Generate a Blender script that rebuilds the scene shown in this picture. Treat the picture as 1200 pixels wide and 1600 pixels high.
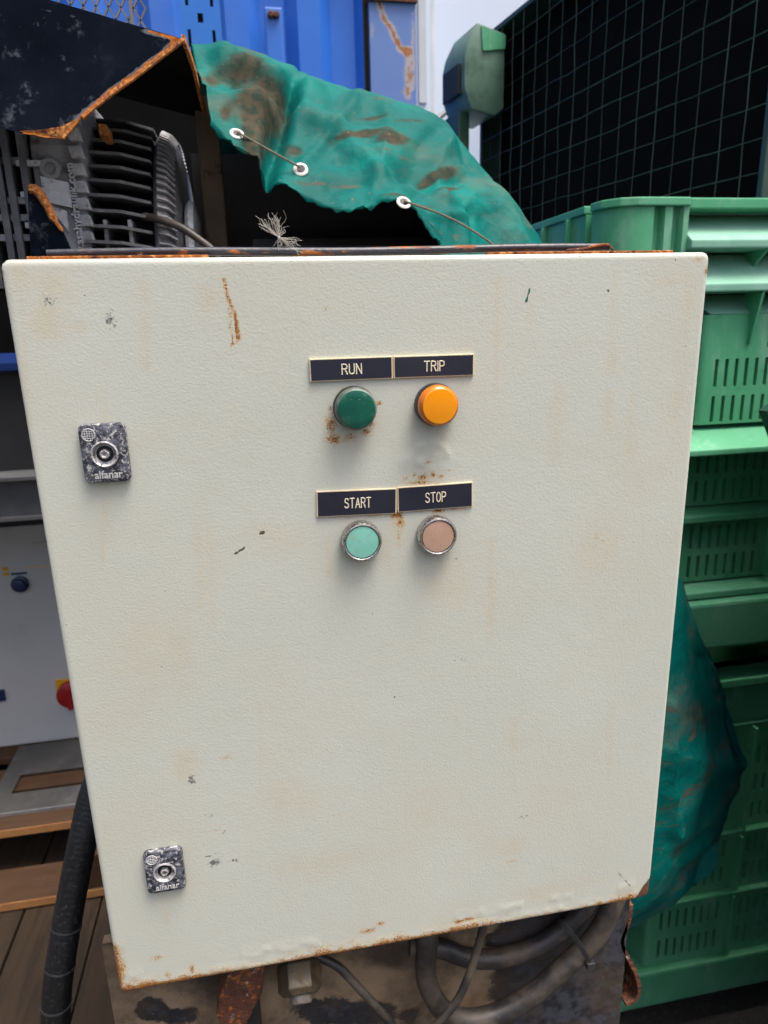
import bpy, bmesh, math, random
import numpy as np
from mathutils import Vector, Matrix
for o in list(bpy.data.objects): bpy.data.objects.remove(o)
R_ = math.radians
random.seed(7); rng = np.random.default_rng(7)
SC = bpy.context.scene; COL = SC.collection

# ------------------------------------------------------------------ camera, sky, sun, exposure
CAM = np.array([0.154, -0.50395, 1.39704]); FPX = 1078.592
RW = np.array([[0.98293526, 0.07317423, -0.16877148], [-0.1821425, 0.25879088, -0.94860497], [-0.02573691, 0.96315773, 0.26770282]])
cd = bpy.data.cameras.new('camera'); cam = bpy.data.objects.new('camera', cd); COL.objects.link(cam)
mw = Matrix.Identity(4)
for i in range(3):
    for j in range(3): mw[i][j] = RW[i][j]
    mw[i][3] = CAM[i]
cam.matrix_world = mw
cd.sensor_fit = 'VERTICAL'; cd.sensor_height = 24; cd.sensor_width = 18; cd.lens = FPX / 1600 * 24
cd.clip_start = 0.02; cd.clip_end = 500
cd.dof.use_dof = True; cd.dof.focus_distance = 0.55; cd.dof.aperture_fstop = 7.0
SC.camera = cam
SUN_DIR = Vector((0.25, -0.19, 0.95)).normalized()      # towards the sun
w = bpy.data.worlds.new('World'); SC.world = w; w.use_nodes = True
nt = w.node_tree; sky = nt.nodes.new('ShaderNodeTexSky'); sky.sky_type = 'NISHITA'; sky.sun_disc = False
sky.sun_elevation = math.asin(SUN_DIR.z); sky.sun_rotation = math.atan2(SUN_DIR.x, SUN_DIR.y)
sky.dust_density = 9.0; sky.air_density = 1.0; sky.ozone_density = 1.0
nt.links.new(sky.outputs[0], nt.nodes['Background'].inputs[0]); nt.nodes['Background'].inputs[1].default_value = 0.115
sd = bpy.data.lights.new('sun', 'SUN'); sun = bpy.data.objects.new('sun', sd); COL.objects.link(sun)
sd.energy = 1.5; sd.angle = R_(26); sd.color = (1.0, 0.972, 0.93)
sun.rotation_euler = SUN_DIR.to_track_quat('Z', 'Y').to_euler(); sun.location = (0, 0, 6)
SC.view_settings.view_transform = 'Standard'; SC.view_settings.look = 'None'
SC.view_settings.exposure = 1.18; SC.view_settings.gamma = 1
cy = SC.cycles; cy.max_bounces = 6; cy.diffuse_bounces = 3; cy.glossy_bounces = 3; cy.transmission_bounces = 3; cy.caustics_reflective = False; cy.caustics_refractive = False; cy.use_adaptive_sampling = True; cy.adaptive_threshold = .02

def at(px, py, y):                # the point of the vertical plane at depth y that the survey ray px, py meets
    r = RW @ np.array([px - 600, 800 - py, -FPX]); return CAM + r * (y - CAM[1]) / r[1]
def atz(px, py, z):
    r = RW @ np.array([px - 600, 800 - py, -FPX]); return CAM + r * (z - CAM[2]) / r[2]
def proj(P):
    v = (np.asarray(P) - CAM) @ RW; return np.stack([600 + FPX * v[..., 0] / -v[..., 2], 800 - FPX * v[..., 1] / -v[..., 2]], -1)

# ------------------------------------------------------------------ materials
MATS = {}
def mat(name, base, alt=None, vs=8, rough=.5, metal=0, layers=(), bump=(), spec=.5, coat=0, trans=0, sss=0, rvar=0, vw=.25):
    m = bpy.data.materials.new(name); m.use_nodes = True; t = m.node_tree; N = t.nodes; L = t.links
    b = N['Principled BSDF']
    tc = N.new('ShaderNodeTexCoord'); oi = N.new('ShaderNodeObjectInfo')
    sc = N.new('ShaderNodeVectorMath'); sc.operation = 'SCALE'; sc.inputs[3].default_value = 0
    add = N.new('ShaderNodeVectorMath'); add.operation = 'ADD'
    cx = N.new('ShaderNodeCombineXYZ')
    mul = N.new('ShaderNodeMath'); mul.operation = 'MULTIPLY'; mul.inputs[1].default_value = 7.3
    L.new(oi.outputs['Random'], mul.inputs[0])
    for i in range(3): L.new(mul.outputs[0], cx.inputs[i])
    L.new(tc.outputs['Object'], add.inputs[0]); L.new(cx.outputs[0], add.inputs[1])
    co = add.outputs[0]
    def noise(s, d=3, st=None, rg=.55, dist=0, off=0):
        n = N.new('ShaderNodeTexNoise'); n.inputs['Scale'].default_value = s; n.inputs['Detail'].default_value = d
        n.inputs['Roughness'].default_value = rg; n.inputs['Distortion'].default_value = dist
        src = co
        mp = N.new('ShaderNodeMapping'); mp.inputs['Location'].default_value = (off, off * .7, off * 1.3)
        if st: mp.inputs['Scale'].default_value = st
        L.new(src, mp.inputs[0]); L.new(mp.outputs[0], n.inputs['Vector'])
        return n.outputs[0]
    def mix(f, a, c):
        x = N.new('ShaderNodeMix'); x.data_type = 'RGBA'
        if isinstance(f, float): x.inputs[0].default_value = f
        else: L.new(f, x.inputs[0])
        for s, v in ((6, a), (7, c)):
            if isinstance(v, tuple): x.inputs[s].default_value = (*v, 1)
            else: L.new(v, x.inputs[s])
        return x.outputs[2]
    def mrange(v, a, c, o0=0, o1=1):
        x = N.new('ShaderNodeMapRange'); x.interpolation_type = 'SMOOTHSTEP'
        L.new(v, x.inputs[0]); x.inputs[1].default_value = a; x.inputs[2].default_value = c
        x.inputs[3].default_value = o0; x.inputs[4].default_value = o1; return x.outputs[0]
    col = tuple(base)
    if alt: col = mix(mrange(noise(vs, 4, off=3), .5 - vw, .5 + vw), tuple(base), tuple(alt))
    rv = None
    ht = None
    for k, ly in enumerate(layers):
        n = noise(ly['s'], ly.get('d', 5), ly.get('st'), ly.get('rg', .62), ly.get('dist', 0), 11 + 5 * k)
        if 'attr' in ly:
            a = N.new('ShaderNodeAttribute'); a.attribute_name = ly['attr']
            q = N.new('ShaderNodeMath'); q.operation = 'MULTIPLY_ADD'; L.new(n, q.inputs[0]); q.inputs[1].default_value = ly.get('k', 1.0)
            L.new(a.outputs['Fac'], q.inputs[2]); val = q.outputs[0]
        else: val = n
        msk = mrange(val, ly['t'] - ly.get('w', .04), ly['t'] + ly.get('w', .04), 0, ly.get('o', 1))
        c = tuple(ly['c'])
        if 'c2' in ly: c = mix(mrange(noise(ly['s'] * ly.get('cs', 1.7), 4, off=40 + k), .35, .65), c, tuple(ly['c2']))
        col = mix(msk, col, c)
        if 'r' in ly:
            x = N.new('ShaderNodeMix'); L.new(msk, x.inputs[0])
            if rv is None: x.inputs[2].default_value = rough
            else: L.new(rv, x.inputs[2])
            x.inputs[3].default_value = ly['r']; rv = x.outputs[0]
        if 'h' in ly:
            x = N.new('ShaderNodeMath'); x.operation = 'MULTIPLY_ADD'; L.new(msk, x.inputs[0]); x.inputs[1].default_value = ly['h']
            if ht is None: x.inputs[2].default_value = 0
            else: L.new(ht, x.inputs[2])
            ht = x.outputs[0]
    if isinstance(col, tuple): b.inputs['Base Color'].default_value = (*col, 1)
    else: L.new(col, b.inputs['Base Color'])
    if rvar and rv is None: rv = mrange(noise(vs * 3, 4, off=77), .3, .7, rough - rvar, rough + rvar)
    if rv is None: b.inputs['Roughness'].default_value = rough
    else: L.new(rv, b.inputs['Roughness'])
    b.inputs['Metallic'].default_value = metal; b.inputs['Specular IOR Level'].default_value = spec
    b.inputs['Coat Weight'].default_value = coat; b.inputs['Coat Roughness'].default_value = .15
    b.inputs['Transmission Weight'].default_value = trans
    if sss: b.inputs['Subsurface Weight'].default_value = sss; b.inputs['Subsurface Radius'].default_value = (.004, .003, .002); b.inputs['Subsurface Scale'].default_value = 1
    nrm = None
    for (s, stg, dist, d, *st) in bump:
        bp = N.new('ShaderNodeBump'); bp.inputs['Strength'].default_value = stg; bp.inputs['Distance'].default_value = dist
        L.new(noise(s, d, st[0] if st else None, .5, .3), bp.inputs['Height'])
        if nrm: L.new(nrm, bp.inputs['Normal'])
        nrm = bp.outputs[0]
    if ht is not None:
        bp = N.new('ShaderNodeBump'); bp.inputs['Strength'].default_value = 1; bp.inputs['Distance'].default_value = .001
        L.new(ht, bp.inputs['Height'])
        if nrm: L.new(nrm, bp.inputs['Normal'])
        nrm = bp.outputs[0]
    if nrm: L.new(nrm, b.inputs['Normal'])
    MATS[name] = m; return m

RU1, RU2, RU3 = (.40, .13, .025), (.17, .055, .018), (.07, .025, .015)
mat('door_paint', (.535, .557, .488), (.563, .588, .522), 7, .38, layers=[
    dict(s=9, t=.60, w=.16, c=(.55, .53, .42), d=5, o=.40),
    dict(s=90, t=.78, w=.1, c=(.52, .44, .28), d=4, o=.35),
    dict(s=38, attr='stain', k=1.5, t=1.22, w=.55, c=(.52, .43, .25), c2=(.56, .47, .30), d=7, rg=.7, o=.34),
    dict(s=420, attr='grey', k=1.0, t=1.02, w=.10, c=(.12, .13, .12), d=3),
    dict(s=300, attr='green', k=1.0, t=1.0, w=.04, c=(.03, .12, .08), d=3),
    dict(s=560, attr='rust', k=1.8, t=1.34, w=.30, c=(.55, .32, .09), c2=(.52, .27, .06), o=.75, d=6),
    dict(s=800, attr='rust', k=2.2, t=1.76, w=.12, c=(.42, .15, .02), c2=(.18, .06, .02), cs=.6, r=.8, h=-.3, d=6),
    dict(s=420, attr='dark', k=1.0, t=1.0, w=.05, c=(.055, .05, .042), c2=(.13, .11, .09), r=.6, h=-.3, d=3),
    dict(s=240, attr='bare', k=.35, t=.68, w=.04, c=(.10, .042, .026), c2=(.17, .075, .04), r=.85, h=-.6, d=6),
], bump=[(600, .17, .0010, 2), (70, .04, .002, 2)], spec=.5)
mat('cabinet_grey', (.50, .50, .46), (.45, .44, .40), 10, .45, layers=[dict(s=25, t=.66, w=.06, c=RU1, c2=RU2, r=.8)], bump=[(300, .3, .001, 2)])
mat('rust', RU1, RU2, 90, .85, layers=[dict(s=260, t=.56, w=.1, c=(.55, .25, .08)), dict(s=120, t=.62, w=.05, c=RU3)], bump=[(300, .8, .002, 5)], spec=.25)
mat('dark_rust', (.13, .05, .028), (.06, .028, .02), 60, .8, layers=[dict(s=120, t=.6, w=.08, c=RU1, o=.8), dict(s=70, t=.66, w=.04, c=(.42, .38, .36), o=.8)], bump=[(200, .8, .003, 5)], spec=.3)
mat('rod_paint', (.016, .018, .028), (.03, .03, .04), 30, .42, layers=[dict(s=28, t=.56, w=.03, c=RU1, c2=RU2, st=(1, 3, 3), r=.85), dict(s=60, t=.70, w=.03, c=(.5, .33, .18))], bump=[(200, .5, .001, 4)])
mat('plate_black', (.014, .016, .032), (.02, .022, .036), 40, .38, layers=[dict(s=90, t=.74, w=.06, c=(.05, .055, .08), o=.6)], bump=[(60, .08, .001, 2)])
mat('plate_cream', (.74, .62, .40), (.66, .55, .36), 60, .5)
mat('letter_cream', (.80, .74, .58), (.72, .64, .48), 90, .5)
mat('lens_green', (.004, .080, .052), (.006, .105, .068), 60, .22, layers=[dict(s=70, t=.62, w=.12, c=(.10, .20, .16), o=.5, r=.5), dict(s=320, t=.70, w=.03, c=(.25, .22, .17), o=.7, r=.7)], spec=.5, bump=[(80, .1, .001, 3)])
mat('lens_amber', (.90, .33, .005), (.86, .29, .004), 30, .12, spec=.5, coat=.4)
mat('lens_amber_rim', (.62, .16, .008), (.56, .14, .01), 30, .2, spec=.5)
mat('bezel_black', (.012, .013, .014), (.03, .03, .028), 90, .4)
mat('bezel_grey', (.05, .09, .075), (.16, .18, .16), 120, .5)
mat('chrome', (.62, .61, .60), (.45, .43, .41), 200, .26, 1, layers=[dict(s=420, t=.56, w=.06, c=(.32, .27, .24), r=.75), dict(s=300, t=.62, w=.04, c=(.16, .15, .15), r=.6)], bump=[(600, .35, .0008, 3)])
mat('cap_mint', (.19, .50, .40), (.22, .56, .46), 70, .5, layers=[dict(s=80, t=.60, w=.06, c=(.20, .36, .27), c2=(.34, .40, .28), o=.75), dict(s=400, t=.68, w=.03, c=(.12, .20, .16), o=.8)], bump=[(400, .15, .0006, 3)])
mat('cap_buff', (.47, .30, .22), (.42, .26, .19), 90, .6, layers=[dict(s=500, t=.66, w=.04, c=(.28, .16, .11), o=.8)], bump=[(500, .2, .0006, 3)])
mat('lock_black', (.008, .010, .020), (.018, .022, .038), 130, .42, layers=[dict(s=170, t=.53, w=.14, c=(.17, .18, .22), o=.75, r=.7, d=8), dict(s=300, t=.56, w=.05, c=(.52, .51, .49), o=.9, r=.8, d=9, rg=.75)], bump=[(350, .6, .001, 4)])
mat('lock_zinc', (.36, .36, .38), (.55, .54, .53), 250, .5, .35, layers=[dict(s=380, t=.6, w=.04, c=(.12, .11, .10), r=.7)], bump=[(500, .5, .0008, 3)])
mat('lock_pale', (.58, .57, .55), (.42, .43, .45), 400, .65)
mat('lock_void', (.01, .01, .012), (.02, .02, .02), 90, .5)
mat('hood_black', (.0035, .005, .009), (.006, .008, .014), 14, .85, spec=.0, layers=[dict(s=24, t=.64, w=.08, c=(.014, .017, .024), o=.6), dict(s=40, t=.62, w=.06, c=(.075, .085, .105), o=.6, r=.7, d=8, rg=.75), dict(s=60, attr='rust', k=1.3, t=1.18, w=.12, c=(.13, .14, .16), o=.6, r=.7), dict(s=60, attr='rust', k=1.1, t=1.26, w=.08, c=RU1, c2=RU2, r=.85)], bump=[(90, .25, .002, 4)])
mat('motor_black', (.060, .062, .069), (.095, .098, .106), 25, .5, layers=[dict(s=60, t=.58, w=.12, c=(.17, .17, .175), o=.7, r=.75), dict(s=260, t=.68, w=.03, c=(.26, .25, .24), o=.6)], bump=[(220, .3, .001, 4)])
mat('motor_grey', (.19, .195, .215), (.27, .275, .295), 30, .55, layers=[dict(s=50, t=.60, w=.1, c=(.06, .06, .065), o=.8), dict(s=240, t=.66, w=.04, c=(.34, .33, .32), o=.6)], bump=[(260, .4, .001, 4)])
mat('motor_pale', (.46, .47, .50), (.33, .34, .36), 70, .55, layers=[dict(s=120, t=.62, w=.05, c=(.12, .12, .13), o=.8)], bump=[(260, .4, .001, 4)])
mat('milky_plastic', (.55, .58, .62), (.28, .30, .33), 60, .3, layers=[dict(s=90, t=.58, w=.06, c=(.10, .11, .12), o=.7)])
mat('tarp', (.0, .150, .128), (.0, .088, .077), 9, .55, layers=[
    dict(s=6, t=.52, w=.12, c=(.002, .070, .064), o=.8, d=6, dist=1.0),
    dict(s=7, t=.60, w=.10, c=(.085, .10, .075), d=7, st=(.8, .8, 2.2), o=.55, r=.75, rg=.7),
    dict(s=18, t=.605, w=.04, c=(.095, .072, .050), c2=(.060, .060, .046), d=8, st=(.6, .6, 2.6), o=.9, r=.85, rg=.75),
    dict(s=30, attr='dirt_fold_shade', k=.8, t=.82, w=.20, c=(.020, .030, .021), c2=(.060, .046, .030), cs=3, d=8, o=.95, r=.85, rg=.75),  # dark fold shade painted in, along with brown dirt streaks
    dict(s=150, t=.69, w=.03, c=(.15, .11, .07), d=4, o=.8)],
    bump=[(1100, .25, .0006, 1), (55, .45, .004, 6), (14, .35, .012, 5)], spec=.07)
mat('eyelet_white', (.60, .60, .57), (.42, .41, .38), 200, .45)
mat('cord', (.095, .085, .062), (.15, .13, .10), 150, .8, bump=[(900, .8, .001, 2)])
mat('crate_green', (.085, .36, .19), (.068, .30, .155), 9, .45, layers=[
    dict(s=7, t=.56, w=.16, c=(.15, .41, .27), d=6, o=.55, r=.55), dict(s=26, t=.62, w=.10, c=(.30, .46, .38), d=7, o=.45, st=(1, 1, .22), rg=.7), dict(s=16, t=.64, w=.08, c=(.04, .16, .09), d=7, o=.5, rg=.7), dict(s=260, t=.72, w=.03, c=(.35, .42, .36), o=.5)], bump=[(40, .12, .003, 3), (500, .1, .0006, 2)], spec=.32)
mat('crate_sunlit', (.21, .42, .32), (.17, .38, .28), 9, .55, layers=[dict(s=12, t=.60, w=.14, c=(.34, .54, .46), o=.5, st=(1, 1, .3)), dict(s=160, t=.68, w=.05, c=(.16, .40, .27), o=.6)], bump=[(50, .2, .003, 3)], spec=.25)  # paler crate green standing in for sun and sky on upward slopes
mat('foot_grey', (.13, .22, .17), (.09, .17, .13), 12, .4, layers=[dict(s=30, t=.58, w=.12, c=(.05, .09, .07), o=.6, d=7)], spec=.4)
mat('crate_dark', (.018, .06, .035), (.024, .075, .045), 12, .45, bump=[(60, .15, .003, 3)])
mat('shade_black', (.004, .004, .004), (.006, .006, .006), 12, .9, spec=.05)  # near-black painted where recesses lie in shade
mat('rib_green', (.045, .085, .066), (.016, .036, .027), 9, .4, spec=.5)
mat('container_blue', (.022, .14, .58), (.030, .17, .64), 3, .38, layers=[dict(s=3, t=.60, w=.2, c=(.10, .18, .50), o=.5), dict(s=22, t=.70, w=.03, c=RU1, c2=RU2, st=(1, 1, .3), r=.8)], spec=.5, bump=[(20, .1, .004, 3)])
mat('container_faded', (.13, .22, .50), (.11, .20, .48), 3, .45, layers=[dict(s=30, attr='rust', k=1.2, t=1.05, w=.22, c=(.52, .42, .32), o=.7, d=7), dict(s=34, attr='rust', k=1.2, t=1.36, w=.10, c=(.30, .11, .03), c2=(.36, .17, .07), r=.85, d=7), dict(s=26, t=.74, w=.02, c=(.65, .65, .65))], bump=[(20, .1, .004, 3)])
mat('rack_blue', (.020, .16, .60), (.03, .19, .62), 6, .35, layers=[dict(s=30, t=.68, w=.05, c=(.12, .22, .45), o=.6)], spec=.5)
mat('cabin_white', (.64, .71, .84), (.60, .68, .82), 2, .4, layers=[dict(s=10, t=.7, w=.08, c=(.60, .61, .62), o=.4, st=(1, 1, .2))])
mat('cabin_trim', (.58, .60, .64), (.5, .52, .56), 8, .45)
mat('switch_white', (.56, .57, .57), (.52, .53, .53), 4, .3, layers=[dict(s=8, t=.66, w=.1, c=(.42, .42, .42), o=.4)])
mat('knob_blue', (.008, .02, .09), None, 8, .35)
mat('knob_red', (.32, .008, .012), None, 8, .35)
mat('knob_yellow', (.70, .38, .015), None, 8, .45)
mat('steel_galv', (.24, .245, .255), (.32, .325, .335), 30, .48, .5, layers=[dict(s=40, t=.66, w=.08, c=(.13, .13, .13), o=.6)], bump=[(120, .2, .001, 3)])
mat('beam_grey', (.065, .068, .074), (.10, .103, .11), 12, .5, layers=[dict(s=30, t=.64, w=.08, c=(.09, .08, .075), o=.7)])
mat('wood', (.065, .034, .018), (.050, .027, .015), 12, .8, layers=[dict(s=60, t=.56, w=.12, c=(.075, .042, .024), st=(.08, 1, 1), o=.7), dict(s=24, t=.64, w=.06, c=(.07, .055, .04), o=.5)], bump=[(120, .5, .002, 4, (.1, 1, 1))], spec=.2)
mat('plate_shaded', (.045, .045, .045), (.065, .063, .06), 14, .6, layers=[dict(s=30, t=.62, w=.1, c=(.10, .10, .10), o=.6)])  # steel plate darkened to its tone in the shade
mat('wood_end', (.42, .20, .075), (.34, .165, .065), 40, .8, bump=[(200, .5, .001, 3)], spec=.2)
mat('plank_old', (.040, .025, .014), (.028, .019, .011), 10, .75, layers=[dict(s=70, t=.55, w=.12, c=(.017, .012, .008), st=(1, .06, 1), o=.8), dict(s=10, t=.62, w=.12, c=(.016, .017, .010), o=.6)], bump=[(140, .5, .002, 4, (1, .08, 1))], spec=.25)
mat('hose_black', (.012, .012, .014), (.019, .019, .020), 30, .42, layers=[dict(s=16, t=.51, w=.14, c=(.105, .083, .060), d=8, o=.8, r=.8, rg=.7), dict(s=260, t=.66, w=.05, c=(.13, .105, .08), o=.5, r=.85)], bump=[(300, .3, .0008, 3)], spec=.5)
mat('conduit_black', (.005, .0055, .007), (.008, .0085, .011), 20, .42, layers=[dict(s=300, t=.60, w=.05, c=(.06, .06, .06), o=.4, r=.8)], bump=[(260, .2, .001, 3)])
mat('tie_black', (.022, .023, .026), (.05, .05, .055), 60, .4)
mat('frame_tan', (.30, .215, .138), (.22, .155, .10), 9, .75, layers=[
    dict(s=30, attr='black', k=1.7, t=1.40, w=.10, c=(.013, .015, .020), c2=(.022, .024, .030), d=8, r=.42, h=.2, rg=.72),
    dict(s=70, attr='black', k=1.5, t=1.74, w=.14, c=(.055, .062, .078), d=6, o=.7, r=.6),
    dict(s=14, t=.54, w=.14, c=(.070, .050, .036), d=7, o=.8, rg=.7), dict(s=40, attr='dark_tone', k=.7, t=.85, w=.25, c=(.030, .023, .018), d=7, o=.9), dict(s=220, t=.69, w=.03, c=(.45, .38, .31), o=.6), dict(s=160, t=.70, w=.03, c=(.05, .04, .035), o=.8)], bump=[(90, .35, .002, 5), (400, .3, .0006, 3)], spec=.35)
mat('machine_black', (.008, .008, .009), (.013, .013, .014), 12, .6, layers=[dict(s=30, t=.68, w=.06, c=(.04, .03, .022), o=.6)])
mat('post_rust', (.060, .044, .030), (.10, .072, .045), 14, .8, layers=[dict(s=40, t=.62, w=.06, c=(.02, .018, .016)), dict(s=30, t=.63, w=.05, c=(.16, .07, .025))], bump=[(120, .5, .002, 4)])
mat('fitting_steel', (.085, .066, .040), (.055, .043, .027), 70, .4, .2, layers=[dict(s=90, t=.58, w=.08, c=(.12, .085, .035), o=.8, r=.7), dict(s=300, t=.64, w=.04, c=(.17, .15, .12), r=.7)], bump=[(260, .4, .001, 4)])
mat('fitting_end', (.15, .135, .115), (.09, .08, .068), 150, .65, .2, bump=[(500, .5, .001, 3)])
mat('tank_blue', (.014, .055, .26), (.018, .065, .30), 8, .4)
mat('grille_grey', (.20, .20, .21), (.13, .13, .14), 40, .5, .4)
mat('asphalt', (.045, .043, .040), (.060, .056, .050), 5, .9, layers=[dict(s=160, t=.62, w=.05, c=(.11, .105, .095), o=.8), dict(s=3, t=.58, w=.1, c=(.03, .03, .028), o=.6)], bump=[(160, .8, .004, 5)], spec=.25)
mat('bundle_green', (.012, .055, .035), (.02, .075, .05), 8, .38, bump=[(20, .4, .01, 4)])
mat('seed_white', (.42, .41, .38), None, 8, .6)
mat('seed_brown', (.12, .08, .05), None, 8, .6)

# ------------------------------------------------------------------ mesh helpers
ROOT = {}
def tag(o, label=None, cat=None, group=None, kind=None):
    for k, v in (('label', label), ('category', cat), ('group', group), ('kind', kind)):
        if v: o[k] = v
    return o
def thing(name, loc, label, cat, group=None, rz=0):
    o = bpy.data.objects.new(name, None); COL.objects.link(o); o.location = loc; o.rotation_euler[2] = rz
    o.empty_display_size = .05; ROOT[o.name] = np.array(loc, float)
    return tag(o, label, cat, group)
class MB:
    def __init__(s): s.v = []; s.f = []
    def add(s, vs, fs):
        n = len(s.v); s.v += [tuple(map(float, p)) for p in vs]; s.f += [tuple(i + n for i in f) for f in fs]; return s
    def box(s, a, b):
        x0, y0, z0 = a; x1, y1, z1 = b
        return s.add([(x0, y0, z0), (x1, y0, z0), (x1, y1, z0), (x0, y1, z0), (x0, y0, z1), (x1, y0, z1), (x1, y1, z1), (x0, y1, z1)],
                     [(0, 3, 2, 1), (4, 5, 6, 7), (0, 1, 5, 4), (1, 2, 6, 5), (2, 3, 7, 6), (3, 0, 4, 7)])
    def prism(s, poly, d):                 # closed outline of 3D points, swept by vector d
        n = len(poly); P = [np.array(p, float) for p in poly]; Q = [p + np.array(d) for p in P]
        return s.add(P + Q, [tuple(range(n))[::-1], tuple(range(n, 2 * n))] + [(i, (i + 1) % n, n + (i + 1) % n, n + i) for i in range(n)])
    def lathe(s, c, axis, prof, n=40, cap=True):   # prof: (distance along axis, radius)
        a = np.array(axis, float); a /= np.linalg.norm(a); t = np.cross(a, (0, 0, 1.) if abs(a[2]) < .9 else (1., 0, 0)); t /= np.linalg.norm(t); u = np.cross(a, t)
        V = [np.array(c) + a * h + r * (math.cos(k * 2 * math.pi / n) * t + math.sin(k * 2 * math.pi / n) * u) for h, r in prof for k in range(n)]
        F = [(i * n + k, i * n + (k + 1) % n, (i + 1) * n + (k + 1) % n, (i + 1) * n + k) for i in range(len(prof) - 1) for k in range(n)]
        if cap: F += [tuple(range(n))[::-1], tuple(range((len(prof) - 1) * n, len(prof) * n))]
        return s.add(V, F)
    def tube(s, pts, r, n=10, flat=None, cap=True):   # flat: (width, thickness) for a rectangular bar
        P = [np.array(p, float) for p in pts]; m = len(P); rad = r if hasattr(r, '__len__') else [r] * m
        T = [P[min(i + 1, m - 1)] - P[max(i - 1, 0)] for i in range(m)]; T = [t / (np.linalg.norm(t) + 1e-12) for t in T]
        ref = np.array((0, 1., 0)) if abs(T[0][1]) < .9 else np.array((0, 0, 1.))
        V = []
        u = np.cross(T[0], ref); u /= np.linalg.norm(u)
        for i in range(m):
            u = u - T[i] * (u @ T[i]); u /= np.linalg.norm(u); q = np.cross(T[i], u)
            if flat: V += [P[i] + u * a * flat[1] / 2 + q * b * flat[0] / 2 for a, b in ((1, 1), (-1, 1), (-1, -1), (1, -1))]
            else: V += [P[i] + rad[i] * (math.cos(k * 2 * math.pi / n) * u + math.sin(k * 2 * math.pi / n) * q) for k in range(n)]
        if flat: n = 4
        F = [(i * n + k, i * n + (k + 1) % n, (i + 1) * n + (k + 1) % n, (i + 1) * n + k) for i in range(m - 1) for k in range(n)]
        if cap: F += [tuple(range(n))[::-1], tuple(range((m - 1) * n, m * n))]
        return s.add(V, F)
    def build(s, name, m, parent=None, smooth=False, bevel=0, root=None, seg=2):
        off = np.zeros(3)
        p = parent
        while p is not None:
            if p.name in ROOT: off = ROOT[p.name]; break
            p = p.parent
        me = bpy.data.meshes.new(name); me.from_pydata([tuple(np.array(v) - off) for v in s.v], [], s.f)
        bm = bmesh.new(); bm.from_mesh(me)
        bmesh.ops.recalc_face_normals(bm, faces=bm.faces)
        if bevel:
            es = [e for e in bm.edges if len(e.link_faces) == 2 and e.calc_face_angle(0) > .5]
            bmesh.ops.bevel(bm, geom=es, offset=bevel, segments=seg, profile=.6, affect='EDGES', clamp_overlap=True)
        if smooth:
            for f in bm.faces: f.smooth = True
            for e in bm.edges:
                if len(e.link_faces) == 2 and e.calc_face_angle(0) > R_(38): e.smooth = False
        bm.to_mesh(me); bm.free()
        me.materials.append(MATS[m])
        o = bpy.data.objects.new(name, me); COL.objects.link(o); o.parent = parent
        return o
def attr(o, name, vals):
    a = o.data.attributes.new(name, 'FLOAT', 'POINT'); a.data.foreach_set('value', np.ascontiguousarray(vals, dtype=np.float32))
def verts(o):
    a = np.empty(len(o.data.vertices) * 3); o.data.vertices.foreach_get('co', a); return a.reshape(-1, 3)
def copy_tree(o, parent=None):
    c = o.copy(); COL.objects.link(c); c.parent = parent
    for ch in list(o.children): copy_tree(ch, c)
    return c
def crom(P, k):                            # Catmull-Rom through points (first axis), k steps per span
    P = np.asarray(P, float); Q = np.concatenate([2 * P[:1] - P[1:2], P, 2 * P[-1:] - P[-2:-1]]); out = []
    for i in range(len(P) - 1):
        a, b, c, d = Q[i:i + 4]
        for t in np.arange(k) / k:
            out.append(.5 * (2 * b + (c - a) * t + (2 * a - 5 * b + 4 * c - d) * t * t + (3 * b - a - 3 * c + d) * t ** 3))
    return np.array(out + [P[-1]])
def vnoise(p, s, seed=0):                  # smooth value noise, 3D
    q = np.asarray(p) * s + seed * 17.31; i = np.floor(q).astype(int); f = q - i; f = f * f * (3 - 2 * f); r = 0
    def h(a):
        n = (a[..., 0] * 374761393 + a[..., 1] * 668265263 + a[..., 2] * 2147483647 % 1000003 * 7919 + seed * 1013) & 0x7fffffff
        n = ((n ^ (n >> 13)) * 1274126177) & 0x7fffffff; return (n ^ (n >> 16)) % 10007 / 10007.
    for dx in (0, 1):
        for dy in (0, 1):
            for dz in (0, 1):
                wgt = (f[..., 0] if dx else 1 - f[..., 0]) * (f[..., 1] if dy else 1 - f[..., 1]) * (f[..., 2] if dz else 1 - f[..., 2])
                r = r + wgt * h(i + np.array((dx, dy, dz)))
    return r - .5
def text_mesh(body, size, name, m, parent, M4, ext=.0003, sx=1, offset=0, align='CENTER'):
    c = bpy.data.curves.new(name, 'FONT'); c.body = body; c.size = size; c.extrude = ext; c.offset = offset
    c.align_x = align; c.align_y = 'CENTER'; c.resolution_u = 3
    t = bpy.data.objects.new(name, c); COL.objects.link(t)
    me = bpy.data.meshes.new_from_object(t.evaluated_get(bpy.context.evaluated_depsgraph_get()))
    bpy.data.objects.remove(t); bpy.data.curves.remove(c)
    me.transform(Matrix.Diagonal((sx, 1, 1, 1))); 
    off = np.zeros(3); p = parent
    while p is not None:
        if p.name in ROOT: off = ROOT[p.name]; break
        p = p.parent
    me.transform(Matrix.Translation(Vector(-off)) @ M4); me.materials.clear(); me.materials.append(MATS[m]); me.name = name
    o = bpy.data.objects.new(name, me); COL.objects.link(o); o.parent = parent
    return o
FACE = Matrix(((1, 0, 0, 0), (0, 0, -1, 0), (0, 1, 0, 0), (0, 0, 0, 1)))     # text plane standing up, read from -y

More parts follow.
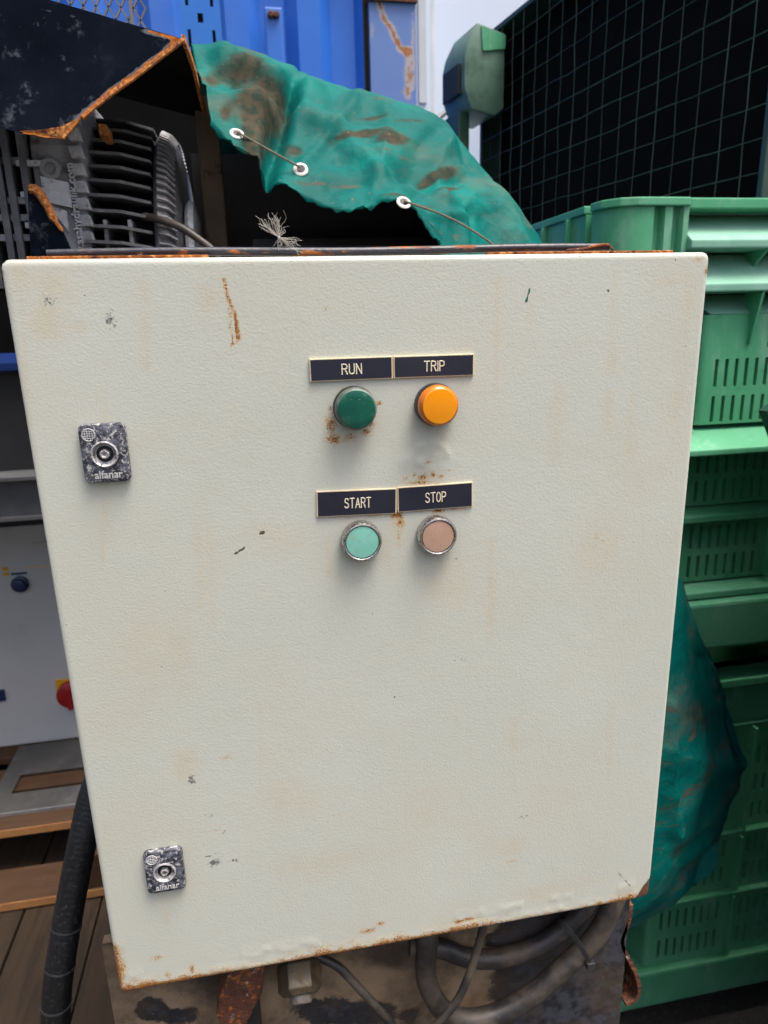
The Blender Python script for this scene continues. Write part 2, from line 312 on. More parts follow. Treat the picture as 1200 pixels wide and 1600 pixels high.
# ------------------------------------------------------------------ ground
GZ = -0.07
g = MB().add([(-120, -60, GZ), (120, -60, GZ), (120, 180, GZ), (-120, 180, GZ)], [(0, 1, 2, 3)]).build('ground', 'asphalt'); g['kind'] = 'structure'

# ------------------------------------------------------------------ blue shipping container
c0 = thing('shipping_container', (-2.0, 2.75, GZ), 'blue corrugated shipping container with a rust-streaked corner post behind the tarpaulin', 'container')
YC = 2.75
XR = at(577, 60, YC)[0]; XE = at(648, 60, YC)[0]; ZT = at(612, 6, YC)[2]
m_ = MB(); prof = []; x = -3.2
while x < XR - .06:
    for dx, dy in ((0, 0), (.09, 0), (.045, .05), (.10, .05)): prof.append((x + sum(q for q in ((0,), (.09,), (.135,), (.235,))[((0, .09, .045, .10).index(dx))]), YC + dy)) if False else None
    prof += [(x, YC + .05), (x + .10, YC + .05), (x + .15, YC + .005), (x + .24, YC + .005)]; x += .29
prof = [p for p in prof if p[0] < XR - .03] + [(XR - .025, prof[-1][1])]
V = []; F = []
for i, (a, b) in enumerate(prof): V += [(a, b, GZ + .2), (a, b, 2.92)]
F = [(2 * i, 2 * i + 2, 2 * i + 3, 2 * i + 1) for i in range(len(prof) - 1)]
m_.add(V, F); m_.build('corrugated_wall', 'container_blue', c0)
m_.__init__(); m_.box((-3.2, YC - .01, GZ + .02), (XR - .025, YC + .12, GZ + .2)); m_.build('bottom_rail', 'container_blue', c0, bevel=.006)
m_.__init__(); m_.box((-3.2, YC - .01, 2.86), (XR - .025, YC + .12, 2.98)); m_.build('top_rail', 'container_blue', c0, bevel=.006)
nz = 220; V = []; F = []
for j in range(nz + 1):
    z = GZ + .15 + (ZT - GZ - .15) * j / nz
    for k in range(25): V.append((XR + (XE - XR) * k / 24, YC - .015, z))
for j in range(nz):
    for k in range(24): F.append((j * 25 + k, j * 25 + k + 1, j * 25 + k + 26, j * 25 + k + 25))
post = MB().add(V, F).box((XR, YC - .013, GZ + .15), (XE, YC + .16, ZT)).build('corner_post', 'container_faded', c0)
PW = verts(post) + ROOT['shipping_container']; pp = proj(PW)
def seg(pp, pts, rad):
    d = np.full(len(pp), 1e9)
    for a, b in zip(pts[:-1], pts[1:]):
        a = np.array(a, float); b = np.array(b, float); t = np.clip(((pp - a) @ (b - a)) / ((b - a) @ (b - a) + 1e-9), 0, 1)
        d = np.minimum(d, np.linalg.norm(pp - a - t[:, None] * (b - a), axis=1))
    return np.exp(-(d / rad) ** 2)
attr(post, 'rust', .95 * seg(pp, [(592, 0), (600, 30), (612, 45), (625, 75), (636, 80)], 6) + .75 * seg(pp, [(637, 80), (637, 150)], 7) + .5 * seg(pp, [(645, 20), (646, 140)], 4) + .4 * seg(pp, [(581, 8), (581, 60)], 4))
MB().box((XR - .006, YC - .03, ZT), (XE + .006, YC + .15, ZT + .012)).build('post_cap', 'dark_rust', c0)
MB().box((XR - .004, YC - .024, ZT + .012), (XE + .004, YC + .15, 2.98)).build('corner_casting', 'container_faded', c0, bevel=.01)
lb = MB(); q0 = at(412, 12, YC - .03); q1 = at(446, 110, YC - .03)
lb.box((q0[0], YC - .045, q1[2] - .15), (q1[0], YC - .012, q0[2])); lo = lb.build('latch_bracket', 'container_blue', c0, bevel=.008)
for dx in (.025, q1[0] - q0[0] - .025): MB().lathe((q0[0] + dx, YC - .045, q0[2] - .03), (0, -1, 0), [(0, .013), (.012, .013), (.016, .009)], 8).build('bolt', 'dark_rust', lo)
MB().box((XR - .018, YC + .03, GZ + .2), (XR - .002, YC + .14, 2.86)).build('dark_gap', 'machine_black', c0)  # black strip standing in for the dark gap beside the post

# ------------------------------------------------------------------ white site cabin further back
YS = 2.95
sc_ = thing('site_cabin', (2.5, YS + 1, GZ), 'white panelled site cabin wall beside the blue container', 'cabin')
xa = at(652, 60, YS)[0]; xb = at(667, 60, YS)[0]
MB().box((xb + .02, YS, GZ + .1), (6.5, YS + 2.2, 4.2)).build('wall', 'cabin_white', sc_)
MB().box((xb - .03, YS - .03, GZ), (xb + .03, YS + .05, 4.25)).build('corner_trim', 'cabin_trim', sc_, bevel=.01)
MB().box((XE + .009, YC + .02, GZ + .1), (xb - .031, YS + 2.2, 4.2)).build('side_wall', 'cabin_white', sc_)
for z0, z1 in ((2.55, 2.95), (3.05, 3.3)):
    MB().box((XE + .02, YC + .012, z0 - .25), (xb - .05, YC + .0195, z1 - .25)).build('louvre', 'cabin_trim', sc_)
for k in range(4): MB().box((xb + 1.12 * (k + 1) - .01, YS - .012, GZ + .1), (xb + 1.12 * (k + 1) + .02, YS - .001, 4.2)).build('cover_strip', 'cabin_trim', sc_)
pa, pb = at(728, 150, YS - .12), at(668, 200, YS - .12)
for d in (0, -.075): MB().tube([pa + np.array((.25, 0, d + .2)), pb + np.array((-.02, 0, d - .015))], .012, 8).build('rail', 'steel_galv', sc_)

# ------------------------------------------------------------------ perforated blue rack post
YU = 1.28
xu0, xu1 = at(283, 40, YU)[0], at(345, 40, YU)[0]
ru = thing('rack_upright', ((xu0 + xu1) / 2, YU + .04, GZ), 'bright blue slotted racking post standing before the container', 'rack post')
zc = at(314, 28, YU)[2]; m_ = MB(); W = xu1 - xu0
xs = [xu0, xu0 + W * .15, xu0 + W * .23, xu0 + W * .43, xu0 + W * .57, xu0 + W * .77, xu0 + W * .85, xu1]
pz = at(314, 28, YU)[2] - at(314, 92, YU)[2]
z = zc - 20 * pz; m_.box((xu0, YU, GZ), (xu1, YU + .003, z - .5 * pz))
for r in range(-20, 12):
    zb = zc + r * pz
    zs = [zb - .5 * pz - .017, zb - .5 * pz + .017, zb - .009, zb + .009, zb + .5 * pz - .017]
    for i in range(7):
        for j in range(4):
            if (i in (1, 5) and j == 0) or (i == 3 and j == 2): continue
            m_.add([(xs[i], YU, zs[j]), (xs[i + 1], YU, zs[j]), (xs[i + 1], YU, zs[j + 1]), (xs[i], YU, zs[j + 1])], [(0, 1, 2, 3)])
fo = m_.build('front_face', 'rack_blue', ru)
MB().box((xu0, YU + .0035, GZ), (xu0 + .003, YU + .08, 3.2)).build('side_flange', 'rack_blue', ru)
MB().box((xu1 - .003, YU + .0035, GZ), (xu1, YU + .08, 3.2)).build('side_flange', 'rack_blue', ru)
MB().box((xu0 + .004, YU + .03, GZ), (xu1 - .004, YU + .032, 3.2)).build('stiffener', 'machine_black', ru)

# ------------------------------------------------------------------ green bulk crates: two stacked, one on its side on top
BX0, BY = .68, .50
def make_pallet_box(lower):
    zt = 1.56 - .815
    b = thing('pallet_box', (BX0, BY, 0), 'x', 'crate', 'green slatted bulk crates')
    X0, X1, Y1 = BX0, BX0 + 1.2, BY + 1.0
    px0 = X0 + .125                                             # slatted field begins right of the ribbed corner
    def prof(name, pts, m='crate_green', x0=px0, x1=X1):        # profile in (y, z) swept along x
        return MB().prism([(x0, BY + y, z) for y, z in pts], (x1 - x0, 0, 0)).build(name, m, b, bevel=.0025)
    Z = lambda z: z - .815
    prof('rim', [(.0, zt), (.0, zt - .016), (.05, zt - .018), (.05, zt)])
    if not lower:
        prof('ledge', [(.045, zt - .020), (-.012, Z(1.500)), (-.012, Z(1.488)), (.0, Z(1.4865)), (.06, Z(1.4855)), (.06, zt - .020)], 'crate_sunlit')
        prof('ledge', [(.045, Z(1.484)), (-.012, Z(1.437)), (-.012, Z(1.4255)), (.06, Z(1.4235)), (.06, Z(1.484))], 'crate_sunlit')
        prof('ledge', [(.03, Z(1.2175)), (-.028, Z(1.184)), (-.028, Z(1.174)), (.06, Z(1.173)), (.06, Z(1.2175))])
        prof('ledge', [(.044, Z(1.0735)), (.014, Z(1.060)), (.014, Z(1.048)), (.062, Z(1.044)), (.062, Z(1.0735))])
        prof('ledge', [(.044, Z(.9325)), (.012, Z(.919)), (.012, Z(.907)), (.062, Z(.905)), (.062, Z(.9325))])
    def panel(z0, z1, y, rows, skip):
        xl = BX0 + .185; pitch = .0180; w_ = .0062; n = int((X1 - .06 - xl - .02) / pitch)
        P = MB(); cuts = []
        for k in range(n):
            if k % 10 in (8, 9): continue
            cuts.append(xl + .016 + k * pitch)
        xsx = [xl]
        for c in cuts: xsx += [c, c + w_]
        xsx.append(X1 - .06); zz = [z0]
        for a, c in rows: zz += [a, c]
        zz.append(z1); D = .030
        for i in range(len(xsx) - 1):
            for j in range(len(zz) - 1):
                xa_, xb_, za, zb = xsx[i], xsx[i + 1], zz[j], zz[j + 1]
                if i % 2 == 1 and j % 2 == 1 and not (j == 5 and i < 2 * skip):
                    q = [(xa_, za), (xb_, za), (xb_, zb), (xa_, zb)]
                    P.add([(x_, BY + y, z_) for x_, z_ in q] + [(x_, BY + y + D, z_) for x_, z_ in q], [(0, 1, 5, 4), (1, 2, 6, 5), (2, 3, 7, 6), (3, 0, 4, 7)])
                else: P.add([(xa_, BY + y, za), (xb_, BY + y, za), (xb_, BY + y, zb), (xa_, BY + y, zb)], [(0, 1, 2, 3)])
        # left return of the panel, rounded, running back to the corner post
        arc = [(xl - .012 * math.sin(a), BY + y + .012 * (1 - math.cos(a))) for a in np.linspace(0, 1.35, 6)] + [(xl - .03, BY + y + .075)]
        V = [(a, c, z_) for a, c in arc for z_ in (z0, z1)]
        P.add(V, [(2 * i, 2 * i + 2, 2 * i + 3, 2 * i + 1) for i in range(len(arc) - 1)])
        o = P.build('slatted_wall', 'crate_green', b, smooth=True)
        return o
    if lower:                                                   # one flat slotted wall in three bands with shallow seams
        bands = [(.0905, .2495, [(.110, .156), (.182, .227)]), (.2545, .3955, [(.272, .312), (.338, .378)]), (.4005, .640, [(.418, .456), (.482, .520), (.546, .582)])]
        for k_, (za, zb, rows) in enumerate(bands):
            panel(za, zb, .010 + .003 * k_, rows, 0)
            prof('seam', [(.030, zb + .0045), (.004 + .003 * k_, zb + .004), (.002 + .003 * k_, zb + .0005), (.030, zb + .0003)], x0=BX0 + .185, x1=X1 - .06)
            for r in range(5):
                xw = BX0 + .185 + .016 + (8 + 10 * r) * .018 + .009
                MB().box((xw, BY - .002, za + .006), (xw + .007, BY + .030, zb - .004)).build('rib', 'crate_green', b, bevel=.0015)
        prof('band', [(.012, zt - .0185), (.012, .6455), (.06, .6455), (.06, zt - .0185)], x0=BX0 + .185, x1=X1 - .06)
    else:
        s = panel(Z(1.2180), Z(1.392), .012, [(Z(1.222), Z(1.264)), (Z(1.279), Z(1.323)), (Z(1.339), Z(1.380))], 5)
        # chamfer over the top slatted wall, painted pale as if sunlit
        MB().prism([(BX0 + .17, BY + .055, Z(1.4230)), (BX0 + .185, BY + .012, Z(1.3925)), (BX0 + .185, BY + .07, Z(1.3925))], (.955, 0, 0)).build('chamfer', 'crate_sunlit', b, bevel=.002)
        panel(Z(1.0740), Z(1.1725), .034, [(Z(1.080), Z(1.118)), (Z(1.130), Z(1.166))], 0)
        panel(Z(.9330), Z(1.0435), .034, [(Z(.940), Z(.981)), (Z(.994), Z(1.036))], 0)
        for k in range(6):
            xw = BX0 + .255 + k * .19
            MB().prism([(xw, BY - .010, Z(1.4875)), (xw, BY + .05, Z(1.4875)), (xw, BY + .05, Z(1.4380))], (.004, 0, 0)).build('web', 'crate_green', b)
            MB().prism([(xw, BY - .010, Z(1.4250)), (xw, BY + .03, Z(1.4250)), (xw, BY + .02, Z(1.352)), (xw, BY + .008, Z(1.345))], (.004, 0, 0)).build('web', 'crate_green', b)
        for r in range(5):
            xw = BX0 + .185 + .016 + (8 + 10 * r) * .018 + .009
            for za, zb in ((1.0745, 1.172), (.9335, 1.043)): MB().box((xw, BY + .018, Z(za)), (xw + .006, BY + .04, Z(zb))).build('rib', 'crate_green', b)
    # plain base skirt
    MB().box((X0 + .02, BY - .004, Z(.815)), (X1, BY + .05, Z(.9045))).build('base', 'crate_green', b, bevel=.006)
    # ribbed corner, rounded in plan
    pl = [(X0, BY + .06), (X0 + .004, BY + .035), (X0 + .018, BY + .012), (X0 + .04, BY + .002), (X0 + .06, BY)]
    for k in range(2):
        a = X0 + .068 + k * .030
        pl += [(a, BY), (a + .002, BY + .012), (a + .014, BY + .012), (a + .018, BY)]
    pl += [(px0 - .0005, BY), (px0 - .0005, BY + .08), (X0 + .02, BY + .08)]
    MB().prism([(a, c, Z(1.30)) for a, c in pl], (0, 0, zt - Z(1.30) - .012)).build('corner_post', 'crate_green', b, smooth=True)
    MB().prism([(a, c + .03, Z(.9055)) for a, c in pl], (0, 0, Z(1.2995) - Z(.9055))).build('corner_post', 'crate_green', b, smooth=True)
    pr = [(X0 - .004, BY + .06), (X0 - .002, BY + .03), (X0 + .016, BY + .006), (X0 + .04, BY - .003), (X0 + .06, BY - .004), (px0 - .001, BY - .004), (px0 - .001, BY + .08), (X0 + .02, BY + .08)]
    MB().prism([(a, c, zt - .0118) for a, c in pr], (0, 0, .012)).build('rim_corner', 'crate_green', b, bevel=.002)
    # sides, back, floor, black sheet for the dark behind the slots
    MB().box((X0, BY + .0805, Z(.905)), (X0 + .02, Y1, zt - .0125)).build('side_wall', 'crate_green', b)
    MB().box((X0 - .004, BY + .0805, zt - .012), (X0 + .035, Y1, zt)).build('side_rim', 'crate_green', b, bevel=.002)
    for k in range(9): MB().box((X0 - .010, BY + .13 + k * .1, Z(1.30)), (X0 - .0005, BY + .136 + k * .1, zt - .0125)).build('side_rib', 'crate_green', b)
    MB().box((X1 - .02, BY + .0805, Z(.905)), (X1, Y1, zt)).build('side_wall', 'crate_green', b)
    MB().box((X0 + .021, Y1 - .02, Z(.905)), (X1 - .021, Y1, zt)).build('back_wall', 'crate_green', b)
    MB().box((X0 + .021, BY + .066, Z(.9055)), (X1 - .021, BY + .070, zt - .002)).build('slot_shade', 'shade_black', b)
    MB().box((X0 + .02, BY + .0505, Z(.86)), (X1, Y1, Z(.9045))).build('floor', 'crate_green', b)
    for fx in (X0 + .06, X0 + .52, X0 + .98):
        MB().box((fx, BY + .08, GZ), (fx + .14, BY + .95, Z(.8595))).build('foot', 'crate_dark', b)
    return b
pb0 = make_pallet_box(True)
tag(pb0, 'lower green slatted bulk crate, half hidden behind the hanging tarpaulin')
pb1 = make_pallet_box(False); pb1.location.z += .815
tag(pb1, 'upper green slatted bulk crate with ledges, under the crate lying on its side')

# the crate on its side: u runs into the depth, v up, w out of its ribbed bottom towards the left
tb = thing('pallet_box', (.99, .585, 1.562), 'green bulk crate tipped on its side, its ribbed bottom showing over black-painted shade', 'crate', 'green slatted bulk crates')
ROOT[tb.name] = np.zeros(3); tb.rotation_euler[2] = math.atan2(-.987, .16) + math.pi + 0
ang = math.atan2(.987, -.16); tb.rotation_euler[2] = ang          # local +x -> into depth, local +y -> left, outwards
LU, LV, DP = 1.0, .57, .010
for k in range(1, 18):
    u_ = k * LU / 18 + rng.normal(0, .0012); t_ = rng.uniform(.0007, .0013)
    MB().tube([(u_ + rng.normal(0, .0009), -.002 + rng.normal(0, .0008), v_) for v_ in np.linspace(.012, LV - .012, 12)], t_, 4).build('rib', 'rib_green', tb)
for k in range(1, 11):
    v_ = k * LV / 11 + rng.normal(0, .001); t_ = rng.uniform(.0008, .0016)
    MB().tube([(u_, -.003 + rng.normal(0, .0008), v_ + rng.normal(0, .0009)) for u_ in np.linspace(.012, LU - .012, 18)], t_, 4).build('rib', 'rib_green', tb)
MB().box((.004, -DP - .06, .004), (LU - .004, -DP - .045, LV - .004)).build('floor', 'shade_black', tb)  # black sheet painted as the shade inside the cells
for a, c in (((0, -DP - .06, 0), (.012, .004, LV)), ((LU - .012, -DP - .06, 0), (LU, .004, LV))): MB().box(a, c).build('frame_bar', 'rib_green', tb, bevel=.003)
for a, c in (((.0125, -DP - .06, 0), (LU - .0125, .003, .012)), ((.0125, -DP - .06, LV - .012), (LU - .0125, .003, LV))): MB().box(a, c).build('frame_bar', 'rib_green', tb, bevel=.003)
# near side wall, seen edge-on at the right, with a rounded lower corner and ribs
MB().prism([(-.006, -.006, .078), (-.006, -.03, .070), (-.006, -.055, .045), (-.006, -.066, .012), (-.006, -.62, .012), (-.006, -.62, LV), (-.006, -.006, LV)], (.0055, 0, 0)).build('side_wall', 'crate_green', tb, bevel=.0015)
for k in range(6): MB().box((-.012, -.12 - k * .09, .09), (-.0065, -.112 - k * .09, LV - .02)).build('side_rib', 'crate_green', tb)
MB().box((LU + .001, -.62, 0), (LU + .008, -.02, LV)).build('side_wall', 'crate_green', tb)
MB().box((.0, -.62, LV + .0005), (LU, -.02, LV + .008)).build('side_wall', 'crate_green', tb)
MB().box((.0, -.62, .0005), (LU, -DP - .061, .008)).build('side_wall', 'crate_green', tb)
# corner foot and skid runner under the bottom
fu0, fu1, fv0, fv1, fw = .86, LU - .002, .343, LV - .006, .12
foot = [(fu0, .0045, fv0 + .02), (fu0, .0045, fv1 - .03), (fu0, fw - .035, fv1 - .012), (fu0, fw - .008, fv1 - .06), (fu0, fw, fv1 - .09), (fu0, fw, fv0 + .06), (fu0, fw - .02, fv0 + .012), (fu0, .03, fv0)]
MB().prism(foot, (fu1 - fu0, 0, 0)).build('foot', 'foot_grey', tb, bevel=.006, smooth=True)
MB().prism([(fu0 - .0035, .006, fv1 - .065), (fu0 - .0035, fw - .05, fv1 - .075), (fu0 - .0035, fw - .045, fv1 - .02), (fu0 - .0035, .006, fv1 - .035)], (.003, 0, 0)).build('foot_cap', 'crate_green', tb)
MB().prism([(fu0 + .02, fw + .0005, fv0 + .05), (fu0 + .02, fw + .0005, fv1 - .1), (fu1 - .02, fw + .0005, fv1 - .1), (fu1 - .02, fw + .0005, fv0 + .05)], (0, .008, 0)).build('sole', 'machine_black', tb, bevel=.002)
MB().box((fu0 + .03, fw - .03, .0), (fu1 - .02, fw + .002, fv0 + .015)).build('runner', 'crate_dark', tb, bevel=.004)

# ------------------------------------------------------------------ wrapped bundle at the right edge: visible tip, unseen bulk added for shade
tip = at(1186, 637, .40)
bd = thing('wrapped_bundle', (1.5, -.1, GZ), 'dark green plastic-wrapped bundle whose crumpled corner pokes in at the right edge', 'bundle')
def edge_x(y, z, px):                    # where the survey ray px leaves the level z at depth y
    lo, hi = .2, 3.
    for _ in range(40):
        m = (lo + hi) / 2
        if proj((m, y, z))[0] < px: lo = m
        else: hi = m
    return lo
cols = []
for zz, mg in ((GZ, 60), (.3, 60), (.7, 60), (1.0, 50), (1.14, 35), (tip[2], 22), (1.285, 30), (1.34, 90), (1.36, 200)):
    ring = [(edge_x(y_, zz, 1200 + mg), y_, zz) for y_ in np.linspace(.16, .41, 7)]  # unseen side follows the view edge, extent set to shade the crates
    if abs(zz - tip[2]) < 1e-6: ring[-1] = tuple(tip)
    cols.append([(1.7, .0, zz)] + ring + [(1.9, .44, zz)])
def densify(P, k): return np.concatenate([np.concatenate([P[i:i + 1] + (P[i + 1:i + 2] - P[i:i + 1]) * t / k for t in range(k)]) for i in range(len(P) - 1)] + [P[-1:]])
G = densify(np.array(cols), 5); G = densify(np.swapaxes(G, 0, 1), 5); n0, n1 = G.shape[:2]
G = G + ((vnoise(G, 9, 3) * 1.6 + vnoise(G, 26, 5))[..., None] * np.array((.012, .012, .012)))
MB().add(G.reshape(-1, 3), [(i * n1 + j, i * n1 + j + 1, (i + 1) * n1 + j + 1, (i + 1) * n1 + j) for i in range(n0 - 1) for j in range(n1 - 1)]).build('wrap', 'bundle_green', bd, smooth=True)

# ------------------------------------------------------------------ left: plank deck, pallet, switch cabinet, bracket, beam, tank
pd = thing('plank_deck', (-.6, .8, GZ), 'worn brown plank deck on the ground left of the cabinet', 'deck')
for k in range(9):
    xk = -1.62 + k * .185
    MB().box((xk, -.3, GZ + .002), (xk + .18, 2.3, random.uniform(-.004, 0))).build('plank', 'plank_old', pd, bevel=.003)
wp = thing('wood_pallet', (-.8, 1.5, 0), 'rough timber pallet with orange sawn board ends carrying the white switch cabinet', 'pallet')
for k, (yy, zz) in enumerate(((1.045, .0), (1.5, .0), (1.9, .0))): MB().box((-1.5, yy, .002), (-.25, yy + .12, .024)).build('bottom_board', 'wood', wp, bevel=.002)
for xk in (-1.45, -.9, -.36): MB().box((xk, 1.05, .0245), (xk + .10, 2.0, .1225)).build('stringer', 'wood', wp, bevel=.002)
for k, yy in enumerate((1.165, 1.33, 1.50, 1.67, 1.84)): MB().box((-1.5, yy, .123), (-.25, yy + .11, .145)).build('deck_board', 'wood', wp, bevel=.002)
for yy, z0, z1 in ((1.1645, .1235, .1445), (1.0445, .0025, .0235)): MB().box((-1.498, yy - .002, z0), (-.252, yy, z1)).build('sawn_edge', 'wood_end', wp)
br = thing('steel_bracket', (-.5, 1.3, .145), 'grey slotted steel base plate lying on the pallet before the switch cabinet', 'bracket')
zb = .150
L0, L1 = atz(0, 1268, zb)[0], -.30
q = lambda px, py: atz(px, py, zb)
yF, yB = q(60, 1265)[1], 1.545
sl0, sl1 = q(18, 1242), q(60, 1212)
m_ = MB(); xl0 = q(0, 1245)[0] - .02; ysl0, ysl1 = sl0[1], sl1[1] + .01
m_.box((xl0, yF, zb), (L1, ysl0, zb + .004)).box((xl0, ysl1, zb), (L1, yB, zb + .004)).box((xl0, ysl0, zb), (sl0[0], ysl1, zb + .004)).box((-.33, ysl0, zb), (L1, ysl1, zb + .004))
m_.build('plate', 'plate_shaded', br)
MB().box((xl0, yF - .004, zb - .022), (L1, yF - .0003, zb + .004)).build('front_lip', 'steel_galv', br)
YW = 1.56
sw = thing('switch_cabinet', (-.85, YW + .15, .147), 'pale grey switch cabinet with blue button and red-yellow rotary switch, far left', 'cabinet')
zt_ = at(30, 822, YW)[2]
MB().box((-1.30, YW, .1475), (-.36, YW + .3, zt_)).build('door', 'switch_white', sw, bevel=.006)
MB().box((-1.305, YW + .01, zt_ + .0005), (-.355, YW + .31, zt_ + .014)).build('top_trim', 'machine_black', sw)
b_ = at(32, 912, YW); kb = MB().lathe((b_[0], YW, b_[2]), (0, -1, 0), [(0, .024), (.010, .024), (.012, .019), (.022, .018), (.024, .014)], 24).build('push_button', 'knob_blue', sw, smooth=True)
b_ = at(30, 896, YW); MB().box((b_[0] - .022, YW - .002, b_[2] - .003), (b_[0] + .022, YW - .0005, b_[2] + .003)).build('label_plate', 'knob_blue', sw)
b_ = at(9, 893, YW)
for dz in (-.008, .008): MB().box((b_[0] - .008, YW - .002, b_[2] + dz - .005), (b_[0] + .008, YW - .0005, b_[2] + dz + .005)).build('sticker_mark', 'knob_yellow', sw)
b_ = at(70, 884, YW); MB().box((b_[0] - .05, YW - .002, b_[2] - .003), (b_[0] + .06, YW - .0005, b_[2] + .003)).build('sticker_mark', 'plate_cream', sw)
b_ = at(62, 851, YW); MB().box((b_[0] - .02, YW - .004, b_[2] - .008), (b_[0] + .05, YW - .0005, b_[2] + .008)).build('handle_plate', 'eyelet_white', sw, bevel=.002)
b_ = at(110, 1080, YW); xk = b_[0]
ys = MB().box((xk - .038, YW - .006, b_[2] - .038), (xk + .038, YW - .0005, b_[2] + .045)).build('switch_plate', 'knob_yellow', sw, bevel=.002)
MB().lathe((xk + .006, YW - .006, b_[2] - .004), (0, -1, 0), [(0, .043), (.018, .042), (.022, .036)], 28).build('rotary_knob', 'knob_red', ys, smooth=True)
MB().box((xk - .002, YW - .048, b_[2] - .04), (xk + .014, YW - .0285, b_[2] + .032)).build('grip', 'knob_red', ys, bevel=.004)
b_ = at(2, 1086, YW); MB().box((b_[0] - .05, YW - .008, b_[2] - .018), (b_[0] + .012, YW - .0005, b_[2] + .020)).build('latch', 'knob_blue', sw, bevel=.003)
z0, z1 = at(20, 806, 1.20)[2], at(20, 748, 1.20)[2]
bm_ = thing('steel_beam', (-.8, 1.5, z0), 'grey dusty steel channel beam above the pale switch cabinet', 'beam')
MB().box((-1.5, 1.20, z0), (-.12, 1.206, z1)).build('web_plate', 'beam_grey', bm_)
MB().box((-1.5, 1.17, z1 + .0003), (-.12, 1.95, z1 + .008)).build('flange', 'beam_grey', bm_)
MB().box((-1.5, 1.18, z0 - .008), (-.12, 1.30, z0 - .0003)).build('flange', 'beam_grey', bm_)
for xk in (-1.58, -.1195): MB().box((xk, 1.21, GZ), (xk + .06, 1.27, z1 + .008)).build('stand', 'machine_black', bm_)
zt0 = at(10, 582, 1.22)[2]
bt = thing('blue_tank', (-.7, 1.6, zt0), 'dark blue steel tank shaded behind the upper left edge of the cabinet', 'tank')
MB().box((-1.5, 1.22, zt0), (-.25, 2.0, at(10, 405, 1.22)[2])).build('shell', 'tank_blue', bt, bevel=.02)
MB().box((-1.45, 1.26, z1 + .0085), (-.3, 1.95, zt0 - .001)).build('overhang', 'machine_black', bt)  # dark block set forward to overhang and shade the switch cabinet
for k in range(6): MB().lathe((-1.3 + k * .18, 1.222, zt0 + .12), (0, -1, 0), [(0, .012), (.012, .011)], 6).build('bolt', 'tank_blue', bt)

# ------------------------------------------------------------------ machine under and behind the cabinet
XL, XR_ = -.029, .519
pu = thing('power_unit', (.25, .4, GZ), 'tan and black scuffed steel machine base below the grey control cabinet', 'machine')
nx, nz = 110, 70; z0, z1 = .48, .832
V = [(XL + (XR_ - XL) * i / nx, .06, z0 + (z1 - z0) * j / nz) for j in range(nz + 1) for i in range(nx + 1)]
F = [(j * (nx + 1) + i, j * (nx + 1) + i + 1, (j + 1) * (nx + 1) + i + 1, (j + 1) * (nx + 1) + i) for j in range(nz) for i in range(nx)]
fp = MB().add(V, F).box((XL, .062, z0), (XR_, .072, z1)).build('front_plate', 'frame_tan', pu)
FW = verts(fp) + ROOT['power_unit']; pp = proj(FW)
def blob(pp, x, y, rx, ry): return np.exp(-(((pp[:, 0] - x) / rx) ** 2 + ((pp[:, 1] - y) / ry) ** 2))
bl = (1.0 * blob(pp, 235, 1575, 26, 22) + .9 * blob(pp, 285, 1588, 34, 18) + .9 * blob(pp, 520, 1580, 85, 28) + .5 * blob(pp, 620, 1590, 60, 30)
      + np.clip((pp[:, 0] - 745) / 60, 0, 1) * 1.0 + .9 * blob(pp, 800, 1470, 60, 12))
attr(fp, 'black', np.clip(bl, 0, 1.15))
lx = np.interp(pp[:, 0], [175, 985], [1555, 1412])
attr(fp, 'dark_tone', np.clip(.5 * np.exp(-np.clip(pp[:, 1] - lx, 0, None) / 30) + .5 * blob(pp, 615, 1500, 45, 22) + .4 * blob(pp, 330, 1560, 30, 60), 0, 1))  # darker below the door edge and in two patches
# the standing tab, fitting, ribs
tb_ = [at(x, y, .035) for x, y in ((352, 1612), (338, 1580), (345, 1545), (362, 1505), (415, 1490), (410, 1545), (390, 1585), (378, 1612))]
MB().prism([(p[0], .030, p[2]) for p in tb_], (0, .028, 0)).build('tab_bracket', 'dark_rust', pu, bevel=.003)
MB().box((.085, .040, .50), (.112, .0595, .80)).build('stiffener', 'machine_black', pu, bevel=.003)
fc = at(466, 1500, .042); ax = np.array((0, -.80, -.60))
MB().lathe(fc - ax * .012, ax, [(0, .0165), (.012, .0165), (.0122, .0105), (.046, .0105), (.048, .0090)], 24).build('fitting_stud', 'fitting_end', pu, smooth=True)
MB().lathe(fc, ax, [(.0005, .0185), (.003, .0215), (.024, .0215), (.029, .0165)], 6).build('hex_nut', 'fitting_steel', pu, bevel=.0012)
hk = [at(*p, .075) for p in ((976, 1398), (972, 1425), (962, 1455), (972, 1480), (984, 1505), (989, 1530), (982, 1546), (968, 1552))]
MB().tube(crom(hk, 5), .01, flat=(.030, .0045)).build('hook_bracket', 'dark_rust', pu, smooth=True)
hk = [at(*p, .095) for p in ((958, 1470), (962, 1495), (970, 1518))]
MB().tube(crom(hk, 5), .004, 8).build('hook_pin', 'dark_rust', pu, smooth=True)
